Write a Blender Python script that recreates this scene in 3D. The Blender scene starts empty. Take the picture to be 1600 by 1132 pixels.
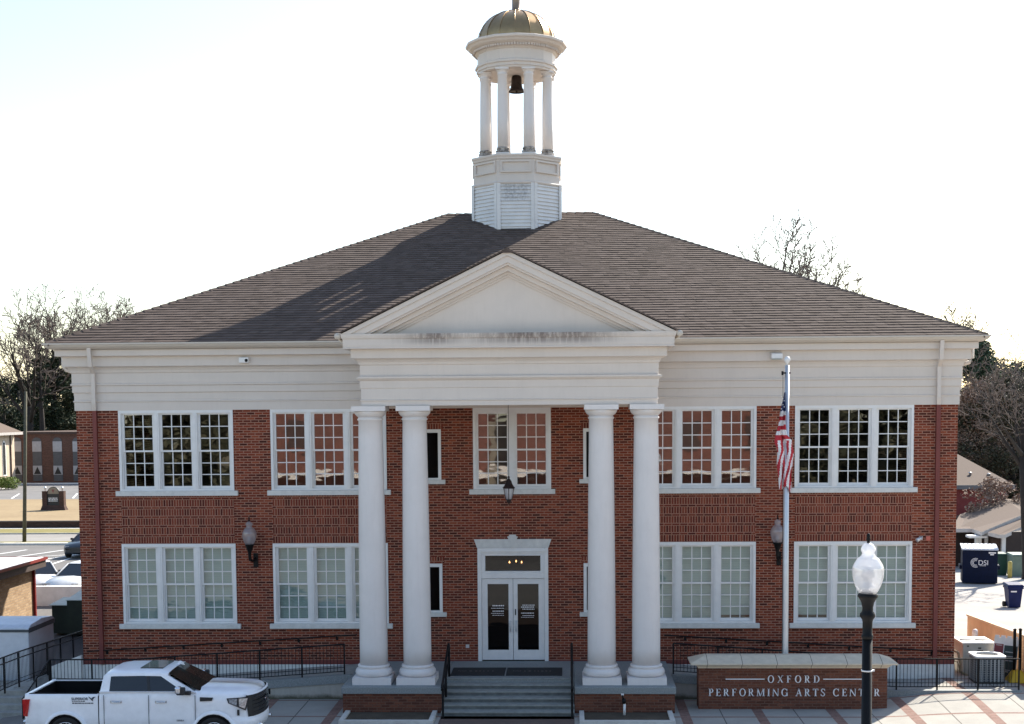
import bpy, math, random
from mathutils import Vector, Matrix
S = bpy.context.scene
COL = S.collection
pi, R_ = math.pi, math.radians
sin, cos = math.sin, math.cos

# ------------------------------------------------------------ camera
YAW, PITCH, ROLL, F_PX, Y0_PX = .0392, .0743, .0073, 2200.0, 804.4
CAM = Vector((1.617, -41.57, 8.2))
_F = Vector((-sin(YAW)*cos(PITCH), cos(YAW)*cos(PITCH), -sin(PITCH)))
_R0 = Vector((cos(YAW), sin(YAW), 0)); _U0 = _R0.cross(_F)
_R = cos(ROLL)*_R0 - sin(ROLL)*_U0; _U = sin(ROLL)*_R0 + cos(ROLL)*_U0
cd = bpy.data.cameras.new('camera'); cam = bpy.data.objects.new('camera', cd); COL.objects.link(cam)
cam.matrix_world = Matrix(((_R.x, _U.x, -_F.x, CAM.x), (_R.y, _U.y, -_F.y, CAM.y), (_R.z, _U.z, -_F.z, CAM.z), (0, 0, 0, 1)))
cd.sensor_width = 36; cd.sensor_fit = 'HORIZONTAL'; cd.lens = 36*F_PX/1600
cd.shift_y = (Y0_PX-566)/1600; cd.clip_start = .5; cd.clip_end = 3000
S.camera = cam
# ------------------------------------------------------------ sky, sun, exposure
SUN_AZ, SUN_EL = R_(34), R_(37.3)
w = bpy.data.worlds.new('World'); S.world = w; w.use_nodes = True
nt = w.node_tree; nt.nodes.clear()
sky = nt.nodes.new('ShaderNodeTexSky'); sky.sky_type = 'NISHITA'; sky.sun_disc = False
sky.sun_elevation = SUN_EL; sky.sun_rotation = SUN_AZ; sky.air_density = 1.1; sky.dust_density = .9; sky.ozone_density = .6
bg = nt.nodes.new('ShaderNodeBackground'); bg.inputs[1].default_value = .12
wo = nt.nodes.new('ShaderNodeOutputWorld')
nt.links.new(sky.outputs[0], bg.inputs[0]); nt.links.new(bg.outputs[0], wo.inputs[0])
sl = bpy.data.lights.new('sun', 'SUN'); sl.energy = 5.0; sl.angle = R_(.5); sl.color = (1, .93, .81)
so = bpy.data.objects.new('sun', sl); COL.objects.link(so)
SDIR = Vector((sin(SUN_AZ)*cos(SUN_EL), cos(SUN_AZ)*cos(SUN_EL), sin(SUN_EL)))
so.rotation_euler = SDIR.to_track_quat('Z', 'Y').to_euler(); so.location = SDIR*200
S.view_settings.view_transform = 'Standard'; S.view_settings.look = 'None'
S.view_settings.exposure = 1.1; S.view_settings.gamma = 1
S.cycles.use_denoising = True
S.cycles.max_bounces = 8; S.cycles.transparent_max_bounces = 24; S.cycles.caustics_reflective = False; S.cycles.caustics_refractive = False

# ------------------------------------------------------------ mesh helper
class MB:
    def __init__(s): s.v = []; s.f = []; s.m = []; s.mi = 0; s.sm = False; s.sf = []
    def add(s, vs, fs):
        o = len(s.v); s.v += [tuple(p) for p in vs]
        for f in fs: s.f.append([i+o for i in f]); s.m.append(s.mi); s.sf.append(s.sm)
        return s
    def quad(s, *p): return s.add(p, [range(len(p))])
    def box(s, x0, x1, y0, y1, z0, z1):
        if x0 > x1: x0, x1 = x1, x0
        if y0 > y1: y0, y1 = y1, y0
        v = [(x0,y0,z0),(x1,y0,z0),(x1,y1,z0),(x0,y1,z0),(x0,y0,z1),(x1,y0,z1),(x1,y1,z1),(x0,y1,z1)]
        return s.add(v, [(3,2,1,0),(4,5,6,7),(0,1,5,4),(1,2,6,5),(2,3,7,6),(3,0,4,7)])
    def hexa(s, v):   # 8 verts, bottom ring then top ring
        return s.add(v, [(3,2,1,0),(4,5,6,7),(0,1,5,4),(1,2,6,5),(2,3,7,6),(3,0,4,7)])
    def prism(s, poly, d0, d1, axis='y'):    # poly in (a,b); extruded along axis
        n = len(poly)
        P = {'y': lambda a, b, d: (a, d, b), 'x': lambda a, b, d: (d, a, b), 'z': lambda a, b, d: (a, b, d)}[axis]
        vs = [P(a, b, d0) for a, b in poly]+[P(a, b, d1) for a, b in poly]
        return s.add(vs, [list(range(n)), list(range(2*n-1, n-1, -1))]+[(i, n+i, n+(i+1) % n, (i+1) % n) for i in range(n)])
    def lathe(s, cx, cy, prof, n=24, phase=0., smooth=True, cap=True, sx=1., sy=1.):
        vs = []; k = len(prof)
        for r, z in prof:
            for i in range(n):
                a = 2*pi*i/n+phase; vs.append((cx+r*sx*cos(a), cy+r*sy*sin(a), z))
        fs = [(j*n+i, j*n+(i+1) % n, (j+1)*n+(i+1) % n, (j+1)*n+i) for j in range(k-1) for i in range(n)]
        o = s.sm; s.sm = smooth; s.add(vs, fs); s.sm = o
        if cap:
            b = len(s.v)-k*n
            for ring, rev in ((0, True), (k-1, False)):
                if prof[ring][0] > 1e-4:
                    f = [b+ring*n+i for i in range(n)]
                    s.f.append(f[::-1] if rev else f); s.m.append(s.mi); s.sf.append(False)
        return s
    def tube(s, pts, r, n=6, smooth=True):
        pts = [Vector(p) for p in pts]; rs = r if isinstance(r, (list, tuple)) else [r]*len(pts)
        vs = []
        for i, p in enumerate(pts):
            d = (pts[min(i+1, len(pts)-1)]-pts[max(i-1, 0)])
            if d.length < 1e-9: d = Vector((0, 0, 1))
            d.normalize()
            u = d.cross(Vector((0, 0, 1)) if abs(d.z) < .95 else Vector((1, 0, 0))).normalized(); q = d.cross(u)
            for j in range(n):
                a = 2*pi*j/n; vs.append(p+(u*cos(a)+q*sin(a))*rs[i])
        k = len(pts)
        fs = [(j*n+i, j*n+(i+1) % n, (j+1)*n+(i+1) % n, (j+1)*n+i) for j in range(k-1) for i in range(n)]
        o = s.sm; s.sm = smooth; s.add(vs, fs+[list(range(n))[::-1], list(range((k-1)*n, k*n))]); s.sm = o
        return s
    def bar(s, a, b, r, n=4): return s.tube([a, b], r, n, False)
    def sweep(s, prof, path, closed=False):   # prof: (out, z); path: (x, y) corners, mitred; outward = right of travel
        m = len(path); k = len(prof); vs = []
        for i in range(m):
            p = Vector(path[i])
            def nrm(a, b):
                d = (Vector(b)-Vector(a)).normalized(); return Vector((d.y, -d.x))
            n1 = nrm(path[i-1], path[i]) if (closed or i > 0) else None
            n2 = nrm(path[i], path[(i+1) % m]) if (closed or i < m-1) else None
            if n1 is None: q = n2
            elif n2 is None: q = n1
            else: q = (n1+n2)/(1+n1.dot(n2))
            for o, z in prof: vs.append((p.x+q.x*o, p.y+q.y*o, z))
        fs = []
        for i in range(m if closed else m-1):
            j = (i+1) % m
            for t in range(k-1): fs.append((i*k+t, j*k+t, j*k+t+1, i*k+t+1))
        s.add(vs, fs)
        if not closed: s.add([vs[t] for t in range(k)], [list(range(k))]); s.add([vs[(m-1)*k+t] for t in range(k)], [list(range(k))[::-1]])
        return s
    def build(s, name, mat, parent=None, local=False, bevel=0, fix=False):
        me = bpy.data.meshes.new(name)
        base = Vector((0, 0, 0))
        if parent is not None and not local:
            base = WL[parent.name]
        me.from_pydata([Vector(p)-base for p in s.v], [], s.f)
        mats = mat if isinstance(mat, (list, tuple)) else [mat]
        for m in mats: me.materials.append(m)
        if len(mats) > 1: me.polygons.foreach_set('material_index', s.m)
        me.polygons.foreach_set('use_smooth', s.sf)
        me.update()
        if fix:
            import bmesh
            bm = bmesh.new(); bm.from_mesh(me); bmesh.ops.recalc_face_normals(bm, faces=bm.faces); bm.to_mesh(me); bm.free()
        o = bpy.data.objects.new(name, me); COL.objects.link(o)
        if parent is not None: o.parent = parent; WL[o.name] = WL[parent.name].copy()
        else: WL[o.name] = Vector((0, 0, 0))
        if bevel:
            md = o.modifiers.new('edge', 'BEVEL'); md.width = bevel; md.segments = 2; md.limit_method = 'ANGLE'; md.angle_limit = R_(35)
        return o
WL = {}
def tag(o, label=None, cat=None, group=None, kind=None):
    if label: o['label'] = label
    if cat: o['category'] = cat
    if group: o['group'] = group
    if kind: o['kind'] = kind
    return o
def thing(name, label, cat, loc=(0, 0, 0), group=None):
    o = bpy.data.objects.new(name, None); COL.objects.link(o); o.location = loc; o.empty_display_size = .2
    WL[o.name] = Vector(loc); return tag(o, label, cat, group)
def copy_tree(o, parent=None):
    c = o.copy(); COL.objects.link(c); WL[c.name] = WL[o.name].copy()
    if parent is not None: c.parent = parent
    for ch in [k for k in bpy.data.objects if k.parent == o]: copy_tree(ch, c)
    return c
def rot2(x, y, a): return (x*cos(a)-y*sin(a), x*sin(a)+y*cos(a))
def ray_at(px, py, Y):    # where the sight line through a photo pixel crosses the vertical plane y = Y
    d = _F+_R*((px-800)/F_PX)+_U*((Y0_PX-py)/F_PX); t = (Y-CAM.y)/d.y; return CAM+d*t

# ------------------------------------------------------------ materials
def lin(c): return c if len(c) == 4 else (c[0], c[1], c[2], 1)
class NT:
    def __init__(s, name):
        s.m = bpy.data.materials.new(name); s.m.use_nodes = True; s.t = s.m.node_tree; s.n = s.t.nodes
        s.b = s.n['Principled BSDF']; s.out = s.n['Material Output']
    def node(s, t, **k):
        q = s.n.new(t)
        for a, b in k.items(): setattr(q, a, b)
        return q
    def link(s, a, b): s.t.links.new(a, b)
    def val(s, sock, v):
        if hasattr(v, 'is_output') or isinstance(v, bpy.types.NodeSocket): s.link(v, sock)
        else: sock.default_value = v
    def math(s, op, a, b=None, c=None, clamp=False):
        q = s.node('ShaderNodeMath', operation=op, use_clamp=clamp); s.val(q.inputs[0], a)
        if b is not None: s.val(q.inputs[1], b)
        if c is not None: s.val(q.inputs[2], c)
        return q.outputs[0]
    def mix(s, fac, a, b, blend='MIX'):
        q = s.node('ShaderNodeMix', data_type='RGBA', blend_type=blend)
        s.val(q.inputs[0], fac); s.val(q.inputs[6], a if not isinstance(a, tuple) else lin(a)); s.val(q.inputs[7], b if not isinstance(b, tuple) else lin(b))
        return q.outputs[2]
    def coord(s, kind='Object'):
        return s.node('ShaderNodeTexCoord').outputs[kind]
    def sep(s, v): q = s.node('ShaderNodeSeparateXYZ'); s.link(v, q.inputs[0]); return q.outputs
    def comb(s, x, y, z=0.): q = s.node('ShaderNodeCombineXYZ'); s.val(q.inputs[0], x); s.val(q.inputs[1], y); s.val(q.inputs[2], z); return q.outputs[0]
    def noise(s, v, scale, detail=4, rough=.6, out=0):
        q = s.node('ShaderNodeTexNoise'); s.link(v, q.inputs['Vector']); q.inputs['Scale'].default_value = scale; q.inputs['Detail'].default_value = detail; q.inputs['Roughness'].default_value = rough
        return q.outputs[out]
    def ramp(s, fac, stops, interp='LINEAR'):
        q = s.node('ShaderNodeValToRGB'); q.color_ramp.interpolation = interp; e = q.color_ramp.elements
        while len(e) < len(stops): e.new(.5)
        for i, (p, c) in enumerate(stops): e[i].position = p; e[i].color = lin(c) if isinstance(c, tuple) else (c, c, c, 1)
        s.link(fac, q.inputs[0]); return q.outputs[0]
    def bump(s, h, strength=.3, dist=.02):
        q = s.node('ShaderNodeBump'); q.inputs['Strength'].default_value = strength; q.inputs['Distance'].default_value = dist
        s.link(h, q.inputs['Height']); s.link(q.outputs[0], s.b.inputs['Normal']); return q
    def scaled(s, v, sc): q = s.node('ShaderNodeVectorMath', operation='MULTIPLY'); s.link(v, q.inputs[0]); q.inputs[1].default_value = sc; return q.outputs[0]
    def color(s, c): s.val(s.b.inputs['Base Color'], lin(c) if isinstance(c, tuple) else c)
    def p(s, rough=.6, metal=0., spec=None):
        s.b.inputs['Roughness'].default_value = rough; s.b.inputs['Metallic'].default_value = metal
        if spec is not None: s.b.inputs['Specular IOR Level'].default_value = spec
        return s
def plain(name, c, rough=.6, metal=0., var=.12, scale=3., spec=None, bump=0., bscale=60.):
    k = NT(name); k.p(rough, metal, spec); v = k.coord()
    f = k.noise(v, scale, 5, .65)
    a = tuple(max(0, x*(1-var)) for x in c); b = tuple(min(1, x*(1+var)) for x in c)
    k.color(k.mix(k.ramp(f, [(.3, 0.), (.7, 1.)]), a, b))
    if bump: k.bump(k.noise(v, bscale, 3), bump, .01)
    return k.m
def brick_mat(name, stops, mortar, bw=.235, bh=.0765, ms=.011, grime=.25, soldier=False):
    k = NT(name); k.p(.85, 0, .25); v = k.coord(); x, y, z = k.sep(v)
    u = k.math('ADD', x, y)
    def tex(vec, w, h, off):
        q = k.node('ShaderNodeTexBrick'); q.offset = off; k.link(vec, q.inputs['Vector'])
        q.inputs['Color1'].default_value = (0, 0, 0, 1); q.inputs['Color2'].default_value = (1, 1, 1, 1); q.inputs['Mortar'].default_value = (.5, .5, .5, 1)
        q.inputs['Scale'].default_value = 1; q.inputs['Mortar Size'].default_value = ms; q.inputs['Mortar Smooth'].default_value = .15
        q.inputs['Brick Width'].default_value = w; q.inputs['Row Height'].default_value = h; q.inputs['Bias'].default_value = 0
        return q.outputs[0], q.outputs[1]
    c, f = tex(k.comb(u, z), bw, bh, .5)
    if soldier:
        per = .277; zz = k.math('SUBTRACT', z, 4.275)
        c2, f2 = tex(k.comb(u, zz), .078, per, 0.)
        fr = k.math('FRACT', k.math('DIVIDE', zz, per))
        msk = k.math('GREATER_THAN', fr, .76)
        c3, f3 = tex(k.comb(u, zz), bw, per, 0.)
        edge = k.math('LESS_THAN', k.math('ABSOLUTE', k.math('SUBTRACT', fr, .76)), .03)
        c = k.mix(msk, c2, c3); f = k.math('MAXIMUM', k.mix(msk, f2, f3), edge)
    col = k.ramp(c, stops)
    big = k.noise(v, .5, 4, .7); fine = k.noise(v, 25, 3, .6)
    col = k.mix(k.math('MULTIPLY', k.ramp(fine, [(.35, 0.), (.7, 1.)]), .35), col, (.05, .022, .016))
    m2 = k.mix(k.ramp(fine, [(.3, 0.), (.7, 1.)]), mortar, tuple(q*.62 for q in mortar))
    col = k.mix(f, col, m2)
    col = k.mix(k.math('MULTIPLY', k.ramp(big, [(.42, 0.), (.68, 1.)]), grime), col, (.09, .05, .04))
    k.color(col)
    k.bump(k.math('SUBTRACT', 1., f), .5, .006)
    return k.m
BRICKS = [(0., (.055, .012, .007)), (.2, (.11, .020, .010)), (.5, (.185, .033, .015)), (.8, (.25, .048, .021)), (1., (.31, .075, .034))]
SOLD = [(0., (.075, .016, .010)), (.2, (.12, .024, .014)), (.5, (.175, .034, .018)), (.85, (.225, .047, .024)), (1., (.27, .066, .034))]
M = {}
M['brick'] = brick_mat('red_brick', BRICKS, (.43, .215, .15), ms=.0125, grime=.06)
M['soldier'] = brick_mat('soldier_course_brick', SOLD, (.43, .215, .15), ms=.0125, grime=.06, soldier=True)
M['sign_brick'] = brick_mat('sign_brick', [(0., (.10, .036, .022)), (.5, (.16, .056, .033)), (1., (.22, .08, .045))], (.20, .105, .075))
M['far_brick'] = brick_mat('brown_brick', [(0., (.09, .045, .035)), (.5, (.13, .06, .045)), (1., (.17, .08, .06))], (.2, .13, .1))
M['tan_brick'] = brick_mat('tan_brick', [(0., (.38, .25, .14)), (.5, (.48, .33, .19)), (1., (.56, .4, .25))], (.4, .32, .24), bw=.3, bh=.1)
M['far_tan'] = plain('tan_stone', (.55, .44, .33), .85, var=.15, scale=2)
M['maroon'] = plain('maroon_paint', (.17, .035, .028), .55, var=.12, scale=4)
def trim_mat(name, c, streak=0.):
    k = NT(name); k.p(.5, 0, .4); v = k.coord()
    n1 = k.noise(v, 1.3, 5, .65); n2 = k.noise(k.scaled(v, (6, 6, .7)), 2.0, 4, .7)
    col = k.mix(k.math('MULTIPLY', k.ramp(n1, [(.42, 0.), (.75, 1.)]), .22), c, tuple(q*.72 for q in c))
    col = k.mix(k.math('MULTIPLY', k.ramp(n2, [(.5, 0.), (.75, 1.)]), .09), col, (.42, .37, .31))
    if streak:
        x, y, z = k.sep(v)
        s = k.noise(k.scaled(v, (9, 9, .35)), 1.6, 5, .75)
        patch = k.noise(k.scaled(v, (.55, .55, 0)), 1., 2, .5)
        amt = k.math('MULTIPLY', k.ramp(s, [(.28, 0.), (.52, 1.)]), k.ramp(patch, [(.26, .25), (.55, 1.)]))
        hi = k.ramp(k.math('DIVIDE', k.math('SUBTRACT', z, 9.92), .36), [(.0, .1), (.3, .7), (1., 1.)])
        cen = k.ramp(k.math('ABSOLUTE', x), [(.0, 1.), (1., 0.)]); 
        lim = k.ramp(k.math('DIVIDE', k.math('ABSOLUTE', x), 4.), [(.45, 1.), (.88, 0.)])
        col = k.mix(k.math('MULTIPLY', k.math('MULTIPLY', amt, hi), k.math('MULTIPLY', lim, .9)), col, (.09, .062, .055))
    k.color(col); k.bump(k.noise(v, 40, 3), .06, .004)
    return k.m
M['white'] = trim_mat('white_trim_paint', (.67, .60, .54))
M['column'] = trim_mat('column_paint', (.745, .70, .675))
M['streaked'] = trim_mat('streaked_cornice_paint', (.67, .60, .54), 1.)
M['stucco'] = plain('white_stucco', (.70, .69, .66), .85, var=.1, scale=5, bump=.2)
M['sill'] = plain('sill_limestone', (.66, .65, .62), .8, var=.1, scale=6)
M['frame'] = plain('window_frame_paint', (.78, .77, .755), .45, var=.05, scale=3)
M['cream'] = plain('cast_stone', (.62, .53, .40), .8, var=.12, scale=5)
M['granite'] = plain('grey_granite', (.24, .26, .26), .75, var=.25, scale=30, bump=.1)
M['conc'] = plain('weathered_concrete', (.30, .30, .28), .9, var=.22, scale=3.5, bump=.15)
M['concwall'] = None
def ramp_wall_mat():
    k = NT('stained_ramp_stucco'); k.p(.9, 0, .2); v = k.coord(); x, y, z = k.sep(v)
    n = k.noise(v, 2.2, 5, .7); n2 = k.noise(k.scaled(v, (3, 3, .8)), 2.5, 4, .7)
    h = k.math('ADD', z, k.math('MULTIPLY', k.math('SUBTRACT', n, .5), .28))
    damp = k.ramp(h, [(.04, 1.), (.16, 0.)])     # moss and splash stain growing up from the foot of the wall
    col = k.mix(k.ramp(n2, [(.4, 0.), (.7, .5)]), (.46, .44, .39), (.34, .32, .27))
    col = k.mix(k.math('MULTIPLY', damp, .85), col, (.055, .055, .028)); k.color(col); k.bump(n, .15, .01)
    return k.m
M['concwall'] = ramp_wall_mat()
def roof_mat(name, stops):
    k = NT(name); k.p(.95, 0, .15); v = k.coord()
    g = k.node('ShaderNodeNewGeometry')
    col = k.ramp(g.outputs['Random Per Island'], stops)
    f = k.noise(v, 90, 2, .5); big = k.noise(v, .35, 5, .65)
    col = k.mix(k.math('MULTIPLY', k.ramp(f, [(.35, 0.), (.68, 1.)]), .35), col, (.03, .026, .024))
    col = k.mix(k.math('MULTIPLY', k.ramp(big, [(.42, 0.), (.7, 1.)]), .25), col, (.075, .062, .055))
    k.color(col); k.bump(f, .3, .004); return k.m
M['shingle'] = roof_mat('brown_shingle', [(0., (.102, .076, .064)), (.3, (.116, .087, .074)), (.65, (.132, .099, .085)), (1., (.152, .116, .10))])
M['far_roof'] = plain('tan_shingle', (.115, .08, .062), .95, var=.2, scale=14)
M['black'] = plain('black_paint', (.006, .006, .0065), .5, var=.2, scale=6, spec=.2)
M['iron'] = plain('black_iron', (.009, .009, .01), .55, var=.2, scale=6, spec=.2)
M['mat'] = plain('black_doormat', (.014, .016, .018), .9, var=.3, scale=30)
M['lettering'] = plain('white_letter', (.80, .79, .80), .4, var=.03)
M['alum'] = plain('brushed_aluminium', (.62, .63, .65), .42, .55, var=.06, scale=8)
M['interior'] = plain('dim_interior', (.05, .046, .042), .9, var=.3, scale=1)
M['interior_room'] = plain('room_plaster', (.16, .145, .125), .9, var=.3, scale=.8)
def gold_mat():
    k = NT('weathered_gold_leaf'); k.p(.34, .9); v = k.coord(); x, y, z = k.sep(v)
    n = k.noise(v, 1.6, 5, .65)
    k.color(k.mix(k.ramp(n, [(.3, 0.), (.7, 1.)]), (.52, .34, .16), (.33, .22, .115)))
    rr = k.ramp(n, [(.3, .28), (.7, .46)]); k.link(rr, k.b.inputs['Roughness']); return k.m
M['gold'] = gold_mat()
M['bronze'] = plain('dark_bell_bronze', (.035, .022, .018), .45, .6, var=.3, scale=6)
def glass_mat(name, refl, tint, wav, wscale=(1.2, 1.2, 2.4), bstr=.1, trans=1.):
    k = NT(name); k.n.remove(k.b); v = k.coord()
    n = k.noise(k.scaled(v, wscale), wav, 2, .5)
    b = k.node('ShaderNodeBump'); b.inputs['Strength'].default_value = bstr; b.inputs['Distance'].default_value = .05; k.link(n, b.inputs['Height'])
    g = k.node('ShaderNodeBsdfGlossy'); g.inputs['Roughness'].default_value = .015; g.inputs['Color'].default_value = (1, 1, 1, 1); k.link(b.outputs[0], g.inputs['Normal'])
    t = k.node('ShaderNodeBsdfTransparent'); t.inputs['Color'].default_value = lin(tint)
    m = k.node('ShaderNodeMixShader'); m.inputs[0].default_value = refl
    k.link(t.outputs[0], m.inputs[1]); k.link(g.outputs[0], m.inputs[2]); k.link(m.outputs[0], k.out.inputs['Surface']); return k.m
M['glass'] = glass_mat('wavy_old_glass', .20, (.55, .57, .56), .8, bstr=.045)
M['glass_low'] = glass_mat('window_glass', .07, (.80, .87, .84), 1.3, bstr=.12)
M['glass_door'] = glass_mat('tinted_door_glass', .03, (.13, .125, .12), .8, bstr=.06)
def blind_mat():
    k = NT('pale_window_blind'); k.p(.7, 0, .3); v = k.coord(); x, y, z = k.sep(v)
    s = k.math('FRACT', k.math('DIVIDE', z, .05))
    col = k.mix(k.ramp(s, [(0., 0.), (.12, 1.), (.8, 1.), (1., 0.)]), (.36, .425, .405), (.52, .59, .56))
    k.color(col); return k.m
M['blind'] = blind_mat()
def globe_mat(name, c, milky):
    k = NT(name); k.n.remove(k.b)
    d = k.node('ShaderNodeBsdfTranslucent'); d.inputs[0].default_value = lin(c)
    d2 = k.node('ShaderNodeBsdfDiffuse'); d2.inputs[0].default_value = lin(c)
    a = k.node('ShaderNodeMixShader'); a.inputs[0].default_value = .5; k.link(d.outputs[0], a.inputs[1]); k.link(d2.outputs[0], a.inputs[2])
    t = k.node('ShaderNodeBsdfTransparent'); t.inputs[0].default_value = (.9, .9, .92, 1)
    g = k.node('ShaderNodeBsdfGlossy'); g.inputs['Roughness'].default_value = .12
    m1 = k.node('ShaderNodeMixShader'); m1.inputs[0].default_value = milky; k.link(t.outputs[0], m1.inputs[1]); k.link(a.outputs[0], m1.inputs[2])
    lw = k.node('ShaderNodeLayerWeight'); lw.inputs[0].default_value = .25
    m2 = k.node('ShaderNodeMixShader'); k.link(k.math('ADD', k.math('MULTIPLY', lw.outputs['Facing'], .35), .06), m2.inputs[0]); k.link(m1.outputs[0], m2.inputs[1]); k.link(g.outputs[0], m2.inputs[2])
    k.link(m2.outputs[0], k.out.inputs['Surface']); return k.m
M['globe'] = globe_mat('prismatic_globe_glass', (.86, .87, .9), .45)
M['globe_top'] = globe_mat('frosted_globe_cap', (.86, .87, .9), .8)
M['globe_old'] = globe_mat('aged_globe_glass', (.62, .55, .56), .5)
def paving_mat():
    k = NT('banded_plaza_paving'); k.p(.9, 0, .2); v = k.coord(); x, y, z = k.sep(v)
    n = k.noise(v, 1.1, 5, .65); f = k.noise(v, 45, 3, .6)
    xs = k.math('ADD', k.math('ABSOLUTE', x), -4.62)      # bands every two metres out from the portico
    fx = k.math('FRACT', k.math('DIVIDE', xs, 2.0)); fy = k.math('FRACT', k.math('DIVIDE', k.math('ADD', y, 4.45), 2.1))
    band = k.math('LESS_THAN', fx, .135); cross = k.math('LESS_THAN', fy, .055)
    joint = k.math('LESS_THAN', k.math('ABSOLUTE', k.math('SUBTRACT', fx, .565)), .008)
    sx = k.math('FLOOR', k.math('DIVIDE', xs, 1.0)); sy = k.math('FLOOR', k.math('DIVIDE', k.math('ADD', y, 4.45), 2.1))
    wn = k.node('ShaderNodeTexWhiteNoise', noise_dimensions='2D'); k.link(k.comb(sx, sy), wn.inputs['Vector'])
    slab = k.mix(k.ramp(n, [(.3, 0.), (.7, 1.)]), (.44, .42, .38), (.34, .325, .295))
    slab = k.mix(k.math('MULTIPLY', wn.outputs[0], .25), slab, (.30, .29, .27))
    bt = k.node('ShaderNodeTexBrick'); bt.offset = .5; k.link(k.comb(x, y), bt.inputs['Vector'])
    for q, c in (('Color1', (.20, .105, .085, 1)), ('Color2', (.28, .16, .13, 1)), ('Mortar', (.24, .19, .16, 1))): bt.inputs[q].default_value = c
    bt.inputs['Scale'].default_value = 1; bt.inputs['Mortar Size'].default_value = .006; bt.inputs['Brick Width'].default_value = .2; bt.inputs['Row Height'].default_value = .1
    col = k.mix(joint, slab, (.12, .11, .1)); col = k.mix(cross, col, bt.outputs[0]); col = k.mix(band, col, bt.outputs[0])
    col = k.mix(k.math('MULTIPLY', k.ramp(f, [(.4, 0.), (.7, 1.)]), .3), col, (.2, .19, .17))
    k.color(col); k.bump(f, .12, .004); return k.m
M['paving'] = paving_mat()
M['brick_paving'] = brick_mat('brick_paving', [(0., (.12, .042, .033)), (.5, (.18, .065, .05)), (1., (.25, .10, .075))], (.18, .13, .11), bw=.2, bh=.1)
def ground_mat(name, a, b, c, s1=.4, s2=12., cracks=False):
    k = NT(name); k.p(.95, 0, .15); v = k.coord()
    n = k.noise(v, s1, 6, .65); f = k.noise(v, s2, 4, .7)
    col = k.mix(k.ramp(n, [(.35, 0.), (.65, 1.)]), a, b); col = k.mix(k.math('MULTIPLY', k.ramp(f, [(.45, 0.), (.72, 1.)]), .5), col, c)
    k.color(col); k.bump(f, .3, .02); return k.m
M['asphalt'] = ground_mat('old_asphalt', (.15, .145, .14), (.20, .19, .185), (.11, .105, .10))
M['lot_conc'] = ground_mat('pale_lot_surface', (.34, .32, .30), (.41, .385, .36), (.28, .26, .245))
M['earth'] = ground_mat('winter_earth', (.16, .13, .075), (.20, .16, .10), (.09, .08, .05))
M['drygrass'] = ground_mat('dormant_lawn', (.27, .20, .12), (.33, .25, .15), (.19, .145, .085), .15, 3.)
M['grass'] = ground_mat('patchy_verge_grass', (.20, .175, .065), (.27, .23, .10), (.10, .11, .04), .5, 4.)
M['soil'] = ground_mat('bare_bed_soil', (.08, .065, .05), (.12, .10, .075), (.05, .042, .035), 2., 30.)
M['line'] = plain('road_paint', (.75, .75, .74), .7, var=.1, scale=8)
M['kerb'] = plain('kerb_concrete', (.58, .56, .52), .85, var=.12, scale=6)
# ============================================================ the arts centre
B = thing('arts_centre', 'two storey red brick hall with white columned portico, hipped roof and gold domed cupola', 'building')
W2, D2, ZT, ZB = 13.0, 20.0, 8.30, .62
wins = []   # (x0, x1, z0, z1)
for sx in (-1, 1):
    for a, b in ((8.29, 11.73), (3.72, 7.17)):
        x0, x1 = sorted((sx*a, sx*b)); wins += [(x0, x1, 5.86, 8.29, 'up'), (x0, x1, 1.86, 4.27, 'low')]
    x0, x1 = sorted((sx*2.10, sx*2.86)); wins += [(x0, x1, 6.15, 7.64, 'small'), (x0, x1, 2.19, 3.65, 'small')]
wins.append((-1.15, 1.15, 5.86, 8.29, 'mid'))
openings = [q[:4] for q in wins]+[(-1.05, 1.05, .62, 4.11)]
def wall_with_openings(mb, X0, X1, Z0, Z1, ops, yf, depth):
    xs = sorted({X0, X1}|{o[i] for o in ops for i in (0, 1)}); zs = sorted({Z0, Z1}|{max(Z0, min(Z1, o[i])) for o in ops for i in (2, 3)})
    inside = lambda x, z: any(o[0] < x < o[1] and o[2] < z < o[3] for o in ops)
    for i in range(len(xs)-1):
        for j in range(len(zs)-1):
            if not inside((xs[i]+xs[i+1])/2, (zs[j]+zs[j+1])/2):
                a, b, c, d = xs[i], xs[i+1], zs[j], zs[j+1]
                mb.quad((a, yf, c), (b, yf, c), (b, yf, d), (a, yf, d)); mb.quad((b, yf+depth, c), (a, yf+depth, c), (a, yf+depth, d), (b, yf+depth, d))
    for x0, x1, z0, z1 in ops:
        z1 = min(z1, Z1)
        mb.quad((x0, yf, z0), (x0, yf, z1), (x0, yf+depth, z1), (x0, yf+depth, z0)); mb.quad((x1, yf, z1), (x1, yf, z0), (x1, yf+depth, z0), (x1, yf+depth, z1))
        mb.quad((x0, yf, z1), (x1, yf, z1), (x1, yf+depth, z1), (x0, yf+depth, z1)); mb.quad((x1, yf, z0), (x0, yf, z0), (x0, yf+depth, z0), (x1, yf+depth, z0))
b = MB(); wall_with_openings(b, -W2, W2, ZB, ZT, openings, 0, .32)
for x in (-W2, W2): b.quad((x, 0, ZB), (x, D2, ZB), (x, D2, ZT), (x, 0, ZT))
b.quad((-W2, D2, ZB), (W2, D2, ZB), (W2, D2, ZT), (-W2, D2, ZT))
b.build('wall', M['brick'], B)
b = MB()     # dark rooms behind the glass
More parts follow.
